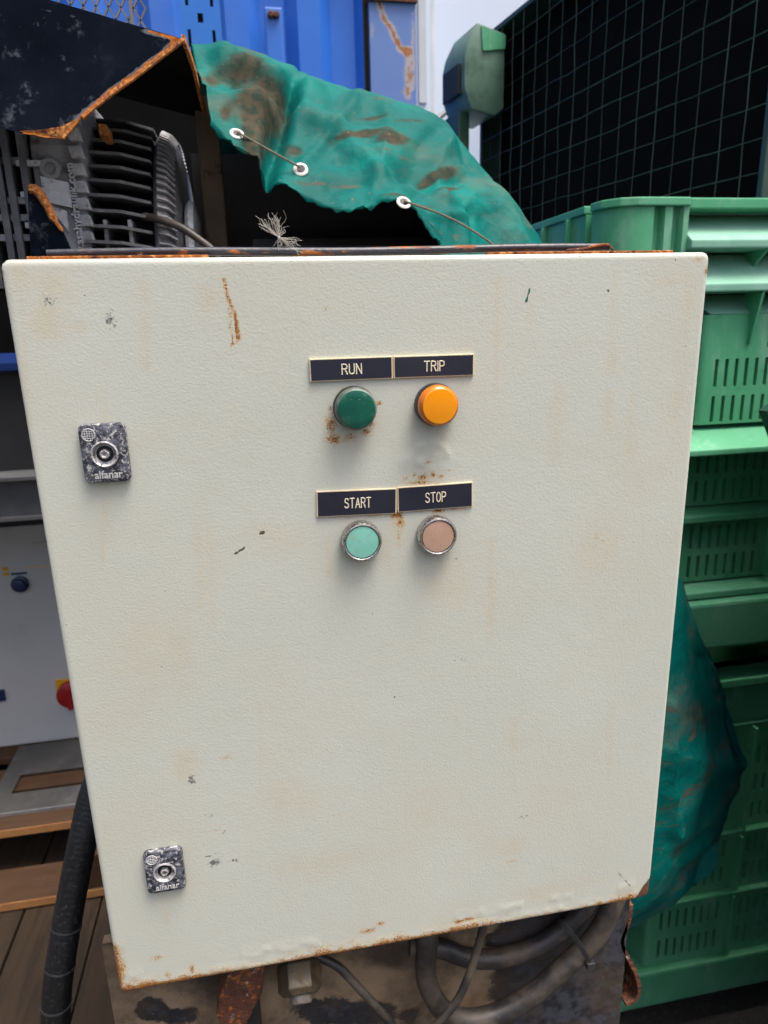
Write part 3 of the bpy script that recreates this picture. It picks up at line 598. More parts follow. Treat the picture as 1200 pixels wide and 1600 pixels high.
# the body under the tarp; black block and panel added to darken inside
MB().box((-.02, .25, GZ + .12), (.50, .80, 1.40)).build('tank', 'machine_black', pu, bevel=.01)
MB().box((.16, .42, 1.4005), (.52, .78, 1.50)).build('dark_block', 'machine_black', pu, bevel=.01)
MB().box((.09, .55, 1.4005), (.40, .57, 1.62)).build('dark_panel', 'machine_black', pu)
MB().box((-.025, .0725, GZ), (.03, .78, GZ + .1195)).build('skid', 'machine_black', pu); MB().box((.46, .0725, GZ), (.515, .78, GZ + .1195)).build('skid', 'machine_black', pu)
MB().box((-.01, .0725, GZ + .12), (.50, .2495, .82)).build('reservoir', 'machine_black', pu, bevel=.01)
p0, p1 = at(318, 330, .44), at(352, 330, .44)
MB().box((p0[0], .44, 1.4002), (p1[0], .475, 1.66)).build('frame_post', 'post_rust', pu, bevel=.003)

# ------------------------------------------------------------------ finned hydraulic motor
mo = thing('finned_motor', (0, .5, 1.40), 'black finned electric motor with lettered bell housing under the bent guard', 'motor')
CY, CZ = .555, 1.42
def yfr(z, R): return CY - math.sqrt(max(R * R - (z - CZ) ** 2, 0))
xF0, xF1 = at(133, 300, .36)[0], at(236, 300, .36)[0]
MB().lathe((xF0, CY, CZ), (1, 0, 0), [(0, .185), (xF1 - xF0, .185)], 48).build('core', 'motor_black', mo, smooth=True)
for k in range(13):
    z = 1.452 + k * .0165; R = .236
    if z > CZ + R - .01: break
    yf = yfr(z, R); sl = .006
    pts = [(xF0, yf, z), (xF0 + (xF1 - xF0) * .55, yf, z - .002), (xF1 - .002, yf + .016, z - sl), (xF1 - .002, CY, z - sl), (xF0, CY, z)]
    MB().prism(pts, (0, 0, .0032)).build('fin', 'motor_black', mo)
for xk in (.25, .62): MB().box((xF0 + (xF1 - xF0) * xk, .345, 1.475), (xF0 + (xF1 - xF0) * xk + .004, .40, 1.51)).build('strut', 'motor_grey', mo)
q = at(158, 200, .345); MB().box((q[0] - .004, .352, q[2] - .006), (q[0] + .004, .39, q[2] + .006)).build('plug', 'rust', mo, bevel=.001)
# fan cover with vent slits
MB().lathe((xF1, CY, CZ), (1, 0, 0), [(0, .214), (.004, .218), (.014, .214), (.022, .203), (.027, .18), (.029, .02)], 64).build('fan_cover', 'motor_black', mo, smooth=True)
for k in range(56):
    a = -.15 + k * .050
    c, s = math.cos(a), math.sin(a)
    p = [(xF1 + .005, CY - .2205 * c, CZ + .2205 * s), (xF1 + .0145, CY - .2165 * c, CZ + .2165 * s), (xF1 + .0225, CY - .206 * c, CZ + .206 * s)]
    MB().tube(p, .0017, 4).build('vent_rib', 'motor_grey', mo)
cc = at(278, 345, .40)
MB().lathe((xF1 + .0295, CY - .09, 1.465), (1, 0, 0), [(0, .078), (.004, .082), (.010, .080), (.014, .066), (.016, .03)], 40).build('end_cap', 'milky_plastic', mo, smooth=True)
# bell housing with raised marks
xB0, xB1 = at(56, 300, .34)[0], xF0 + .004
zA, zB, zC = 1.405, 1.612, 1.645
YB_ = .335
MB().prism([(xB0, YB_, zA), (xB0, YB_ + .006, zB - .03), (xB0, YB_ + .03, zC), (xB0, .58, zC + .01), (xB0, .58, zA)], (xB1 - xB0, 0, 0)).build('bell_housing', 'motor_grey', mo, bevel=.003)
for k in range(11):
    z = 1.452 + k * .0165
    MB().prism([(xB1 - .011, YB_ - .001, z + .012), (xB1 + .003, YB_ - .010, z + .011), (xB1 + .005, YB_ - .006, z), (xB1 - .008, YB_ - .001, z + .001)], (0, .012, 0)).build('tooth', 'motor_pale', mo, bevel=.001)
for (x_, y_, w_, h_) in ((87, 290, .0135, .006), (89, 309, .0145, .007)):
    p = at(x_, y_, YB_); MB().prism([(p[0] - w_, YB_ - .002, p[2] + .003 - h_), (p[0] + w_, YB_ - .002, p[2] - .003 - h_), (p[0] + w_, YB_ - .002, p[2] - .003 + h_), (p[0] - w_, YB_ - .002, p[2] + .003 + h_)], (0, .004, 0)).build('rating_plate', 'motor_pale', mo, bevel=.0006)
p = [at(x_, y_, YB_) for x_, y_ in ((77, 322), (104, 330), (108, 362))]; MB().prism([(a[0], YB_ - .0015, a[2]) for a in p], (0, .004, 0)).build('rating_plate', 'motor_pale', mo)
p = at(79, 264, YB_); MB().lathe((p[0], YB_ + .004, p[2]), (0, -1, 0), [(0, .011), (.006, .010), (.0062, .006), (.003, .0055), (.003, .001)], 20).build('boss', 'motor_grey', mo, smooth=True)
p = at(108, 254, YB_ - .002)
text_mesh('www.asahydraulik.com', .0118, 'lettering', 'motor_pale', mo, Matrix.Translation((p[0], YB_ - .0012, p[2])) @ FACE @ Matrix.Rotation(R_(90), 4, 'Z'), ext=.0016, offset=.00015, sx=.98, align='RIGHT')
# ribbed cooler frame on its left
xg0 = -.20
MB().box((xg0, YB_ + .05, 1.44), (xB0 - .001, YB_ + .056, 1.64)).build('cooler_back', 'shade_black', mo)
for px_ in (-20, 6, 22, 46):
    a = at(px_, 300, YB_ + .005); MB().box((a[0] - .0035, YB_ - .004, 1.44), (a[0] + .0035, YB_ + .049, 1.64)).build('cooler_bar', 'motor_black', mo, bevel=.001)
for py_ in (252, 314, 341, 372):
    a = at(20, py_, YB_ + .005); MB().box((xg0, YB_ + .001, a[2] - .0035), (xB0 - .0015, YB_ + .048, a[2] + .0035)).build('cooler_bar', 'motor_grey', mo, bevel=.001)
for k in range(3): MB().box((xB0 - .014, YB_ - .002, 1.50 + k * .03), (xB0 + .012, YB_ + .004, 1.506 + k * .03)).build('clip', 'motor_pale', mo, bevel=.001)
mc = MB().tube(crom([at(*p, y) for p, y in (((225, 338), .36), ((255, 345), .345), ((285, 357), .335), ((312, 375), .33), ((335, 395), .325), ((350, 430), .32))], 6), .0042, 10).build('cable', 'hose_black', smooth=True)
tag(mc, 'thin black cable drooping from the finned motor towards the tarpaulin', 'cable')

# ------------------------------------------------------------------ bent guard over the motor
gd = thing('metal_guard', (0, .3, 1.58), 'bent black sheet-metal guard with torn rusty edges above the motor', 'guard')
rid0, rid1 = at(-120, -55, .300), at(284, 60, .300)
lowc = [(284, 62, .300), (250, 88, .294), (215, 115, .288), (180, 140, .282), (150, 163, .276), (128, 182, .272), (112, 200, .268), (100, 214, .266), (70, 212, .264), (40, 210, .262), (0, 200, .262), (-60, 190, .262), (-120, 182, .262)]
low = np.array([at(*p) for p in lowc])
topc = np.array([rid1 + (rid0 - rid1) * t for t in np.linspace(0, 1, len(low)) ** 1.0])
G = []
nj = 24
for t in np.linspace(0, 1, nj): G.append(crom(topc * (1 - t) + low * t, 5))
G = np.array(G); G[..., 1] += vnoise(G, 18, 5) * .006; n0, n1 = G.shape[:2]
m_ = MB(); V = np.concatenate([G.reshape(-1, 3), (G + np.array((0, .004, .001))).reshape(-1, 3)]); q = n0 * n1
F = [(i * n1 + j, i * n1 + j + 1, (i + 1) * n1 + j + 1, (i + 1) * n1 + j) for i in range(n0 - 1) for j in range(n1 - 1)]
F += [tuple(q + a for a in f[::-1]) for f in F]
F += [((n0 - 1) * n1 + j, (n0 - 1) * n1 + j + 1, q + (n0 - 1) * n1 + j + 1, q + (n0 - 1) * n1 + j) for j in range(n1 - 1)]
fg = m_.add(V, F).build('front_sheet', 'hood_black', gd, smooth=True)
gp = proj(verts(fg) + ROOT['metal_guard'])
attr(fg, 'rust', np.clip(.95 * seg(gp, [c[:2] for c in lowc[:10]], 9) + .25 * seg(gp, [(0, 200), (0, 40)], 10) + .55 * seg(gp, [(235, 45), (285, 62)], 8) + .4 * seg(gp, [(0, 0), (285, 62)], 4), 0, 1.1))
# rusty torn lower lip and right flange edge
lip = [at(*p) for p in ((30, 205, .2605), (62, 203, .2610), (95, 198, .263), (126, 184, .2695), (121, 192, .2685), (100, 217, .2640), (70, 215, .2620))]
MB().prism([(p[0], p[1] - .0006, p[2]) for p in lip], (0, .004, 0)).build('torn_lip', 'rust', gd)
ed = [at(*p) for p in ((287, 62, .301), (250, 90, .295), (215, 117, .289), (180, 142, .283), (150, 165, .277), (128, 184, .273))]
MB().tube(crom(ed, 4), .002, flat=(.005, .0032)).build('torn_edge', 'rust', gd)
rear = [at(284, 60, .302), at(300, 105, .36), at(308, 140, .40), at(319, 182, .45)]
m_ = MB(); V = []; R2 = crom(rear, 4); lef = np.array([rid0 - rid1]) * 1.0
for p in R2: V += [p, p + lef[0], p + np.array((0, .004, -.002)), p + lef[0] + np.array((0, .004, -.002))]
F = []
for i in range(len(R2) - 1):
    a, b = 4 * i, 4 * i + 4
    F += [(a, a + 1, b + 1, b), (a + 2, b + 2, b + 3, a + 3), (a, b, b + 2, a + 2)]
m_.add(V, F).build('rear_sheet', 'shade_black', gd)  # rear slope coloured near-black for the shaded inside
MB().tube(R2 + np.array((.0015, 0, 0)), .002, flat=(.007, .0035)).build('torn_edge', 'rust', gd)
tri = [at(*p) for p in ((43, 297, .285), (52, 294, .285), (68, 312, .285), (92, 350, .285), (113, 395, .285), (118, 420, .285), (48, 420, .285))]
MB().prism(tri, (0, .005, 0)).build('side_gusset', 'hood_black', gd, bevel=.0008)
te = [at(*p) for p in ((46, 295, .284), (56, 297, .284), (70, 315, .284), (84, 342, .284), (98, 362, .284))]
MB().tube(crom(te, 4), [.0045] * 9 + [.004] * 4 + [.002] * 3 + [.001], 6).build('torn_edge', 'rust', gd)
MB().box((-.34, .78, 1.36), (at(330, 200, .78)[0], .784, at(290, 80, .78)[2])).build('dark_backing', 'shade_black', gd)  # added black sheet that keeps the inside of the guard dark

# expanded metal panel peeking over the guard
em = thing('mesh_panel', (0, .62, 1.7), 'grey expanded-metal panel peeking out over the black guard', 'mesh')
ex0, ex1 = at(118, 20, .62), at(203, 20, .62); zmb = at(160, 48, .62)[2]
for i in range(7):
    xk = ex0[0] - .02 + i * .016
    pts = []
    for k in range(14): pts.append((xk + (.007 if k % 2 else -.001), .62, zmb + k * .014))
    pts2 = [(2 * xk + .006 - a + .008, .62, c) for a, b, c in pts]
    MB().tube(pts, .002, flat=(.003, .0026)).build('strand', 'grille_grey', em); MB().tube(pts2, .002, flat=(.003, .0026)).build('strand', 'grille_grey', em)
MB().box((ex1[0], .616, zmb - .01), (ex1[0] + .004, .626, zmb + .19)).build('frame', 'grille_grey', em)
MB().box((ex0[0] - .03, .616, zmb - .02), (ex1[0] + .004, .626, zmb - .0105)).build('frame', 'grille_grey', em)

# ------------------------------------------------------------------ teal tarpaulin
K = [[(330, 190, .33), (318, 150, .37), (308, 108, .42), (298, 74, .47)], [(395, 262, .31), (376, 197, .35), (362, 132, .41), (350, 77, .48)],
     [(440, 287, .30), (426, 228, .355), (415, 152, .425), (405, 91, .49)], [(505, 323, .29), (492, 260, .34), (482, 180, .41), (478, 117, .50)],
     [(558, 338, .28), (560, 272, .34), (562, 205, .42), (575, 148, .50)], [(600, 324, .28), (620, 280, .335), (632, 225, .41), (652, 168, .50)],
     [(662, 346, .27), (684, 296, .33), (692, 245, .41), (692, 190, .49)], [(690, 394, .26), (720, 340, .33), (736, 287, .40), (735, 243, .46)],
     [(702, 430, .25), (760, 390, .32), (786, 347, .38), (790, 311, .43)], [(740, 520, .24), (800, 470, .31), (832, 427, .37), (852, 396, .42)],
     [(860, 700, .23), (920, 680, .28), (960, 650, .34), (975, 640, .40)], [(985, 900, .22), (1030, 925, .28), (1062, 935, .33), (1072, 945, .38)],
     [(985, 1060, .20), (1040, 1055, .25), (1090, 1050, .32), (1119, 1052, .37)], [(978, 1150, .19), (1050, 1160, .235), (1108, 1163, .305), (1148, 1160, .37)], [(975, 1185, .19), (1050, 1190, .23), (1115, 1196, .30), (1163, 1196, .37)], [(970, 1225, .19), (1045, 1230, .23), (1103, 1232, .30), (1147, 1228, .365)],
     [(960, 1300, .19), (1030, 1310, .23), (1085, 1312, .29), (1122, 1312, .35)], [(940, 1400, .19), (1000, 1395, .23), (1045, 1392, .28), (1076, 1388, .33)],
     [(905, 1450, .2), (945, 1455, .24), (972, 1452, .28), (992, 1446, .31)]]
A = []
for i, c in enumerate(K):
    P = [at(*p) for p in c]
    if 9 <= i <= 17: P[0] = np.array((.475 - .01 * (i % 2), .262, P[0][2]))      # tucked against the machine's flank
    if i < 10: P += [P[-1] + np.array((.0, .09, -.03)), P[-1] + np.array((.01, .20, -.30))]
    else: P += [P[-1] + np.array((-.03, .035, 0)), P[-1] + np.array((-.12, .06, 0))]
    A.append(P)
A = np.array(A); G = crom(A, 16); G = np.swapaxes(crom(np.swapaxes(G, 0, 1), 16), 0, 1)
n0, n1 = G.shape[:2]
du = np.gradient(G, axis=0); dv = np.gradient(G, axis=1); nn = np.cross(du, dv); nn /= np.linalg.norm(nn, axis=2, keepdims=True) + 1e-9
jj = np.linspace(0, 5, n1)[None, :]; ii = np.linspace(0, len(K) - 1, n0)[:, None]
edge = np.clip(np.abs(jj - 3), 0, 1) * .7 + .3                      # keep the ridge line steady
rd = lambda s, sd: 1 - 2 * np.abs(vnoise(G * np.array((1, .6, .8)), s, sd))  # creased noise
h = vnoise(G, 9, 1) * .026 + (rd(12, 2) - .5) * .022 + (rd(27, 4) - .5) * .009 + (rd(50, 5) - .5) * .003 + np.clip(rd(8, 7), 0, 1) ** 7 * .009 - np.clip(rd(11, 9), 0, 1) ** 7 * .008
h = h * edge * (.35 + .65 * np.clip(jj, 0, 1)) * np.where(ii > 10, .28, .85)
pj = proj(G)
def cre(x0, y0, x1, y1, w_, d_):
    return d_ * seg(pj.reshape(-1, 2), [(x0, y0), (x1, y1)], w_).reshape(n0, n1)
h += cre(455, 130, 415, 285, 13, -.020) + cre(395, 150, 400, 280, 16, .012) + cre(350, 90, 440, 130, 18, .010) + cre(500, 180, 640, 330, 16, .006) + cre(470, 130, 600, 170, 20, .006) + cre(520, 300, 680, 260, 14, -.005)
h += cre(1048, 1100, 1055, 1300, 10, .010) + cre(1075, 1370, 1130, 1330, 12, -.012) + cre(1100, 1030, 1160, 1190, 12, -.006) + cre(1130, 1100, 1150, 1250, 7, .006)
for x0_, y0_, x1_, y1_, w_, d_ in ((420, 275, 470, 120, 12, -.006), (470, 267, 560, 150, 9, .005), (600, 300, 690, 200, 14, -.005), (690, 300, 745, 330, 10, .005), (340, 120, 460, 165, 10, -.006), (480, 190, 640, 235, 8, .004), (530, 250, 720, 285, 9, -.005), (600, 320, 720, 340, 7, .004), (1050, 1000, 1062, 1290, 9, -.005), (1060, 1340, 1110, 1300, 9, -.006)):
    h += cre(x0_, y0_, x1_, y1_, w_, d_)
sgn = np.sign((nn * (CAM - G)).sum(2, keepdims=True)); G2 = G + nn * sgn * h[..., None]
G2[:, 0] += vnoise(G2[:, 0], 60, 8)[:, None] * np.array((.006, 0, .014)) + vnoise(G2[:, 0], 170, 3)[:, None] * np.array((.003, 0, .006))
ta = thing('tarpaulin', (.3, .5, 1.0), 'torn teal tarpaulin with white eyelets draped over the machine behind the cabinet', 'tarpaulin')
V = G2.reshape(-1, 3); F = [(i * n1 + j, i * n1 + j + 1, (i + 1) * n1 + j + 1, (i + 1) * n1 + j) for i in range(n0 - 1) for j in range(n1 - 1)]
ts = MB().add(V, F).build('sheet', 'tarp', ta, smooth=True)
P = pj.reshape(-1, 2)
attr(ts, 'dirt_fold_shade', np.clip(.85 * blob(P, 410, 170, 50, 45) + .75 * blob(P, 395, 235, 20, 45) + .6 * blob(P, 370, 110, 40, 20) + .8 * blob(P, 560, 222, 55, 6) + .85 * blob(P, 610, 234, 30, 7) + .9 * blob(P, 685, 268, 36, 8) + .75 * blob(P, 700, 292, 25, 6) + .6 * blob(P, 640, 318, 60, 6) + .6 * blob(P, 575, 190, 40, 5) + .55 * blob(P, 460, 240, 22, 14) + .5 * blob(P, 640, 200, 40, 5) + .5 * blob(P, 330, 130, 14, 20) + .5 * blob(P, 350, 180, 10, 10)
     + .5 * blob(P, 1085, 1120, 30, 40) + .4 * blob(P, 1100, 1210, 25, 40) + .45 * blob(P, 1035, 1050, 15, 20) + .4 * blob(P, 1060, 1330, 20, 30), 0, 1.1))
md = ts.modifiers.new('thickness', 'SOLIDIFY'); md.thickness = .0012; md.offset = 0
nrm = np.cross(np.gradient(G2, axis=0), np.gradient(G2, axis=1)); nrm /= np.linalg.norm(nrm, axis=2, keepdims=True); nrm *= np.sign((nrm * (CAM - G2)).sum(2, keepdims=True))
P2 = proj(G2).reshape(-1, 2); vis = (np.tile(np.linspace(0, 5, n1), n0) < 3.0)
def on_tarp(px, py):
    d = np.linalg.norm(P2 - np.array((px, py)), axis=1) + (~vis) * 1e6; k = int(np.argmin(d)); return V[k], nrm.reshape(-1, 3)[k]
eyes = []
for px_, py_ in ((369, 209), (470, 267), (627, 328)):
    c, n_ = on_tarp(px_, py_); eyes.append((c, n_))
    e = MB().lathe(c + n_ * .0005, n_, [(0, .0080), (.0010, .0080), (.0017, .0068), (.0017, .0050), (.0008, .0042)], 24, cap=False).build('eyelet', 'eyelet_white', ta, smooth=True)
    MB().lathe(c + n_ * .0011, n_, [(0, .0044), (.0003, .0044)], 16).build('eyelet_hole', 'machine_black', e)
def lace(a, b, sag):
    mid = (a + b) / 2 + np.array((0, -.012, -sag)); return crom([a, mid, b], 8)
MB().tube(lace(eyes[0][0] + eyes[0][1] * .003, eyes[1][0] + eyes[1][1] * .004, .003), .0012, 8).build('cord', 'cord', ta, smooth=True)
MB().tube(crom([eyes[2][0] + eyes[2][1] * .003, at(690, 335, .27), at(735, 358, .255), at(778, 388, .25), at(800, 410, .25)], 6), .0012, 8).build('cord', 'cord', ta, smooth=True)

# ------------------------------------------------------------------ the control cabinet
DW, DH, DZ = .503, .6035, .8372
cb = thing('control_cabinet', (.25, .11, DZ), 'large light grey steel control cabinet with weathered rust-edged door', 'cabinet')
st = .0015; rf = .0035; dep = .018
def profile(L):
    a = np.linspace(0, math.pi / 2, 5)
    s = [(0, dep), (0, dep * .5)] + [(rf * (1 - math.cos(t)), rf * (1 - math.sin(t))) for t in a]
    n = int((L - 2 * rf) / st); mid = [(rf + (L - 2 * rf) * k / n, 0) for k in range(1, n)]
    e = [(L - p, q) for p, q in s[::-1]]
    return np.array(s + mid + e)
pxp, pzp = profile(DW), profile(DH); nx, nz = len(pxp), len(pzp)
Xg = np.repeat(pxp[None, :, 0], nz, 0) ; Zg = np.repeat(pzp[:, None, 0], nx, 1); Yg = np.maximum(pxp[None, :, 1], pzp[:, None, 1])
rc = .006
for cx_, sx_ in ((rc, -1), (DW - rc, 1)):
    for cz_, sz_ in ((rc, -1), (DH - rc, 1)):
        dx = (Xg - cx_) * sx_; dz = (Zg - cz_) * sz_; mk = (dx > 0) & (dz > 0)
        l = np.hypot(dx, dz) + 1e-9; mx = np.maximum(dx, dz)
        f = np.where(mk, mx / l, 1); Xg = np.where(mk, cx_ + sx_ * dx * f, Xg); Zg = np.where(mk, cz_ + sz_ * dz * f, Zg)
W3 = np.stack([Xg - .0015, Yg, Zg + DZ], -1)
fr = (Yg < .001)
Dx = lambda px, py: at(px, py, 0)[[0, 2]]
xz = np.stack([Xg - .0015, Zg + DZ], -1)
def spot(px, py, rx, ry=None, rot=0):       # soft patch on the door, radii in mm
    c = Dx(px, py); ry = ry or rx; d = xz - c; a = R_(rot); u = d[..., 0] * math.cos(a) + d[..., 1] * math.sin(a); v = -d[..., 0] * math.sin(a) + d[..., 1] * math.cos(a)
    return np.exp(-((u / rx * 1000) ** 2 + (v / ry * 1000) ** 2))
def line(pts, wmm):
    Q = [Dx(*p) for p in pts]; d = np.full(Xg.shape, 9.)
    for a, b in zip(Q[:-1], Q[1:]):
        t = np.clip(((xz - a) @ (b - a)) / ((b - a) @ (b - a)), 0, 1); d = np.minimum(d, np.linalg.norm(xz - a - t[..., None] * (b - a), axis=-1))
    return np.exp(-(d * 1000 / wmm) ** 2)
nz1 = vnoise(np.stack([Xg, Zg * 0, Zg * 0], -1), 45, 2) + .5; nz2 = vnoise(np.stack([Xg, Xg * 0, Zg], -1), 150, 6) + .5; nz0 = vnoise(np.stack([Xg, Zg * 0, Zg * 0], -1), 14, 9) + .5
amp = np.interp(Xg, [0, .03, .07, .11, .15, .18, .22, .25, .30, .36, .42, .47, .5], [1.05, 1.05, .95, .55, .75, 1.0, .80, 1.0, .95, .6, .6, .95, 1])
zb_ = Zg * 1000; xl_ = Xg * 1000; xr_ = (DW - Xg) * 1000; zt2 = (DH - Zg) * 1000
rust = 1.12 * amp * np.exp(-(zb_ / (4.0 + 17 * nz1 * nz2 * amp)) ** 1.5) * 1.0
rust = np.maximum(rust, 1.0 * np.exp(-(xl_ / (2.6 + 8 * nz2)) ** 1.5) * np.interp(Zg, [0, .03, .05, .062], [1, .95, .7, 0]))
rust = np.maximum(rust, .45 * np.exp(-(zb_ / 14) ** 2) * (nz1 > .5) * nz2)
tops = np.interp(Xg, [0, .06, .1, .13, .16, .2, .26, .3, .34, .38, .42, .47, .5], [1, 1, .9, .2, .7, .2, .35, .8, .8, 1, 1, 1, .5])
rust = np.maximum(rust, tops * np.where(Yg > .003, 1, 0) * (Zg > DH - .004) * .9)
rust = np.maximum(rust, .6 * np.exp(-(xr_ / 2.0) ** 2) * np.interp(Zg, [0, .02, .06, .07], [0, .8, .7, 0]))
for s in ((517, 664, 4, 6, .75), (522, 686, 5, 3.5, .85), (545, 684, 5, 3, .6), (572, 675, 4, 3, .75), (580, 665, 2.5, 3, .7), (592, 630, 1.6, 1.6, 1.0), (535, 610, 3, 2, .55), (517, 640, 2.5, 5, .55), (560, 600, 3, 1.5, .4),
          (660, 745, 3.2, 2.2, .85), (676, 741, 1.8, 2.4, .85), (688, 744, 2, 1.6, .8), (647, 742, 1.2, 1.2, .8), (667, 722, 2.2, 1.2, .7), (700, 735, 1.5, 1, .6), (633, 748, 3, 2, .5), (655, 754, 8, 1.4, .8), (690, 756, 8, 1.2, .5),
          (620, 804, 4, 3, 1.0), (590, 803, 9, 1.2, .75), (625, 815, 3.5, 5, .7), (684, 797, 5, 2, .85), (706, 795, 8, 1.2, .6), (655, 798, 8, 1.2, .7), (540, 808, 10, 1.0, .5), (623, 838, 1.2, 12, .5),
          (725, 795, 2, 2, .5), (1104, 424, 1.5, 4, .85), (1090, 405, 4, 3, .5), (509, 482, 1.5, 1.5, .55), (716, 1440, 4, 2.5, .9), (575, 1454, 6, 3, .7), (800, 1345, 6, 1.2, .5), (595, 1442, 4, 2, .7), (245, 1497, 5, 3, .55), (300, 1515, 2, 5, .8), (262, 1524, 3, 4, .6), (730, 1436, 9, 2, .8),
          (335, 1298, 6, 1.0, .5), (932, 838, 2, 5, .45), (940, 846, 6, 1, .45), (510, 1170, 1, 1, .6), (530, 1272, 1.2, 1, .6), (355, 1184, 5, 3, .4), (18, 600, 1, 3, .6), (12, 542, .9, 3, .8), (3, 430, 1.2, 8, .6)):
    rust = np.maximum(rust, min(1, s[4] * .92) * spot(s[0], s[1], s[2] * 1.3, s[3] * 1.3))
rust = np.maximum(rust, .74 * line([(350, 436), (354, 458), (360, 476), (367, 490), (371, 512), (374, 530)], 1.6))
rust = np.maximum(rust, .62 * line([(357, 482), (359, 500), (361, 520), (364, 535), (360, 541)], 1.0))
rust = np.maximum(rust, 1.05 * line([(367, 492), (368, 510), (372, 530)], .9)); rust = np.maximum(rust, 1.0 * line([(359, 488), (359, 512), (362, 524)], .5)); rust = np.maximum(rust, 1.1 * spot(372, 528, 1.6, 2.2)); rust = np.maximum(rust, 1.05 * spot(350, 438, .9, 1.4)); rust = np.maximum(rust, .6 * line([(360, 541), (366, 538), (373, 532)], .8))
dark = np.maximum.reduce([1.0 * spot(409, 833, 3.2, 1.8, 20), .95 * line([(367, 866), (381, 857)], .9), .8 * spot(394, 850, 1, .7), .85 * spot(383, 855, 1.6, .7), .8 * spot(417, 846, .6), .55 * spot(588, 917, 4, 1.2, 20), .8 * spot(617, 1089, .7), .75 * spot(528, 740, .5),
    .9 * spot(715, 762, .1), .72 * line([(965, 1362), (975, 1374), (984, 1384)], 1.0), .85 * spot(976, 1376, 1, .7, -40), .7 * spot(905, 401, 4, .6), .65 * spot(455, 408, 2, .6), .8 * line([(1053, 413), (1057, 402)], .5), .6 * spot(713, 873, 2, 1.2), .75 * spot(1086, 470, .5), .85 * spot(1112, 520, .8), .65 * spot(985, 418, 5, .6), .6 * spot(312, 1042, 1, .6), .8 * spot(545, 628, .1),
    .9 * spot(46, 705, 1.0, 3.5), .95 * spot(1, 408, 3.5, 1.6), .9 * spot(490, 597, 2.2, .8)])
for k in range(46):
    px_, py_ = rng.uniform(60, 1080), rng.uniform(430, 1480); dark = np.maximum(dark, rng.uniform(.55, .8) * spot(px_, py_, rng.uniform(.3, .9)))
for k in range(30):
    t_ = k / 30; dark = np.maximum(dark, rng.uniform(.4, .72) * spot(1090 - 25 * t_ + rng.normal(0, 5), 440 + 160 * t_, rng.uniform(.3, .8)))
green = np.maximum.reduce([.85 * line([(828, 450), (822, 472)], 1.0), .9 * spot(822, 468, 1.2), .85 * spot(951, 454, 2.2, 1.6), .6 * spot(1000, 428, 4, 1), .5 * spot(960, 430, 6, 1.5)])
grey = np.maximum.reduce([.66 * line([(315, 1341), (345, 1332)], .9), .56 * spot(335, 1348, 10, 7), .50 * spot(365, 1345, 8, 5), .5 * spot(325, 1275, 9, 5), .55 * spot(300, 1220, 6, 8), .45 * spot(350, 1300, 8, 4), .50 * spot(170, 500, 9, 12), .5 * spot(75, 470, 10, 8), .45 * spot(820, 1275, 12, 6), .4 * spot(720, 1030, 14, 8)])
stain = np.maximum.reduce([.9 * spot(75, 500, 12, 16), .8 * spot(120, 510, 5, 5), .8 * spot(80, 450, 10, 14), .7 * spot(325, 462, 9, 12), .7 * spot(290, 1200, 12, 20), .8 * spot(30, 430, 8, 12), .9 * spot(620, 820, 9, 20), .7 * spot(545, 690, 20, 9), .8 * spot(665, 750, 22, 8), .7 * spot(930, 860, 20, 25), .6 * spot(430, 840, 26, 16), .6 * spot(800, 1320, 25, 12), .6 * spot(500, 1350, 40, 20),
    .5 * spot(700, 900, 22, 30), .5 * spot(1060, 620, 10, 40), .6 * spot(860, 1390, 50, 14), .75 * np.exp(-(zb_ / 22) ** 2) * nz0, .6 * spot(1040, 440, 14, 5), .55 * spot(250, 1000, 30, 40), .5 * spot(450, 1250, 30, 30)])
for k in range(26):
    x0_ = rng.uniform(30, 1080); y0_ = rng.choice([400, 410, 600, 810, 1100]) + rng.uniform(0, 40); L_ = rng.uniform(40, 190)
    stain = np.maximum(stain, rng.uniform(.35, .6) * line([(x0_, y0_), (x0_ + .06 * L_ * (600 - x0_) / 600, y0_ + L_)], rng.uniform(1.5, 5)))
for px_, py_, rx, ry in ((163, 762, 9, 8), (165, 800, 5, 18), (257, 1405, 8, 7), (260, 1430, 4, 12), (567, 885, 8, 9), (686, 880, 8, 10), (556, 700, 12, 8), (690, 690, 9, 9), (560, 812, 22, 4), (680, 806, 22, 5)):
    stain = np.maximum(stain, .62 * spot(px_, py_, rx, ry))
ang_ = (xr_ + zb_ * .66)
cut = 18 + 1.5 * (nz2 - .5)
bare = np.clip((cut - ang_) / .8 + .5, 0, 1)
bare = np.maximum(bare, np.clip((3.6 + 2 * (nz2 - .5) - (xr_ + zt2)) / .6 + .5, 0, 1) * .8)
# the dented lower right corner bends back, paint blisters above the STOP plate and along the foot
W3[..., 1] += np.clip((cut - ang_) / 10, 0, 1) * .0012
bl_ = (.0010 * spot(672, 720, 14, 9) + .0006 * spot(640, 722, 7, 5)) * (nz2 + .4) + .0010 * np.exp(-((zb_ - 6) / 5) ** 2) * nz1 * nz2 + .0005 * np.exp(-((zb_ - 18) / 6) ** 2) * (nz1 > .55) * nz2
dd_ = np.linalg.norm(xz - Dx(672, 722), axis=-1) * 1000
bl_ = bl_ + .00035 * np.exp(-((dd_ - 15) / 2.6) ** 2) * np.clip((xz[..., 1] - Dx(672, 728)[1]) / .008, 0, 1) * (nz2 + .3)
W3[..., 1] -= bl_ * fr
W3[..., 1] += vnoise(np.stack([Xg, Xg * 0, Zg], -1), 5, 12) * .0016 * fr
F = [(j * nx + i, j * nx + i + 1, (j + 1) * nx + i + 1, (j + 1) * nx + i) for j in range(nz - 1) for i in range(nx - 1)]
door = MB().add(W3.reshape(-1, 3), F).build('door', 'door_paint', cb, smooth=True)
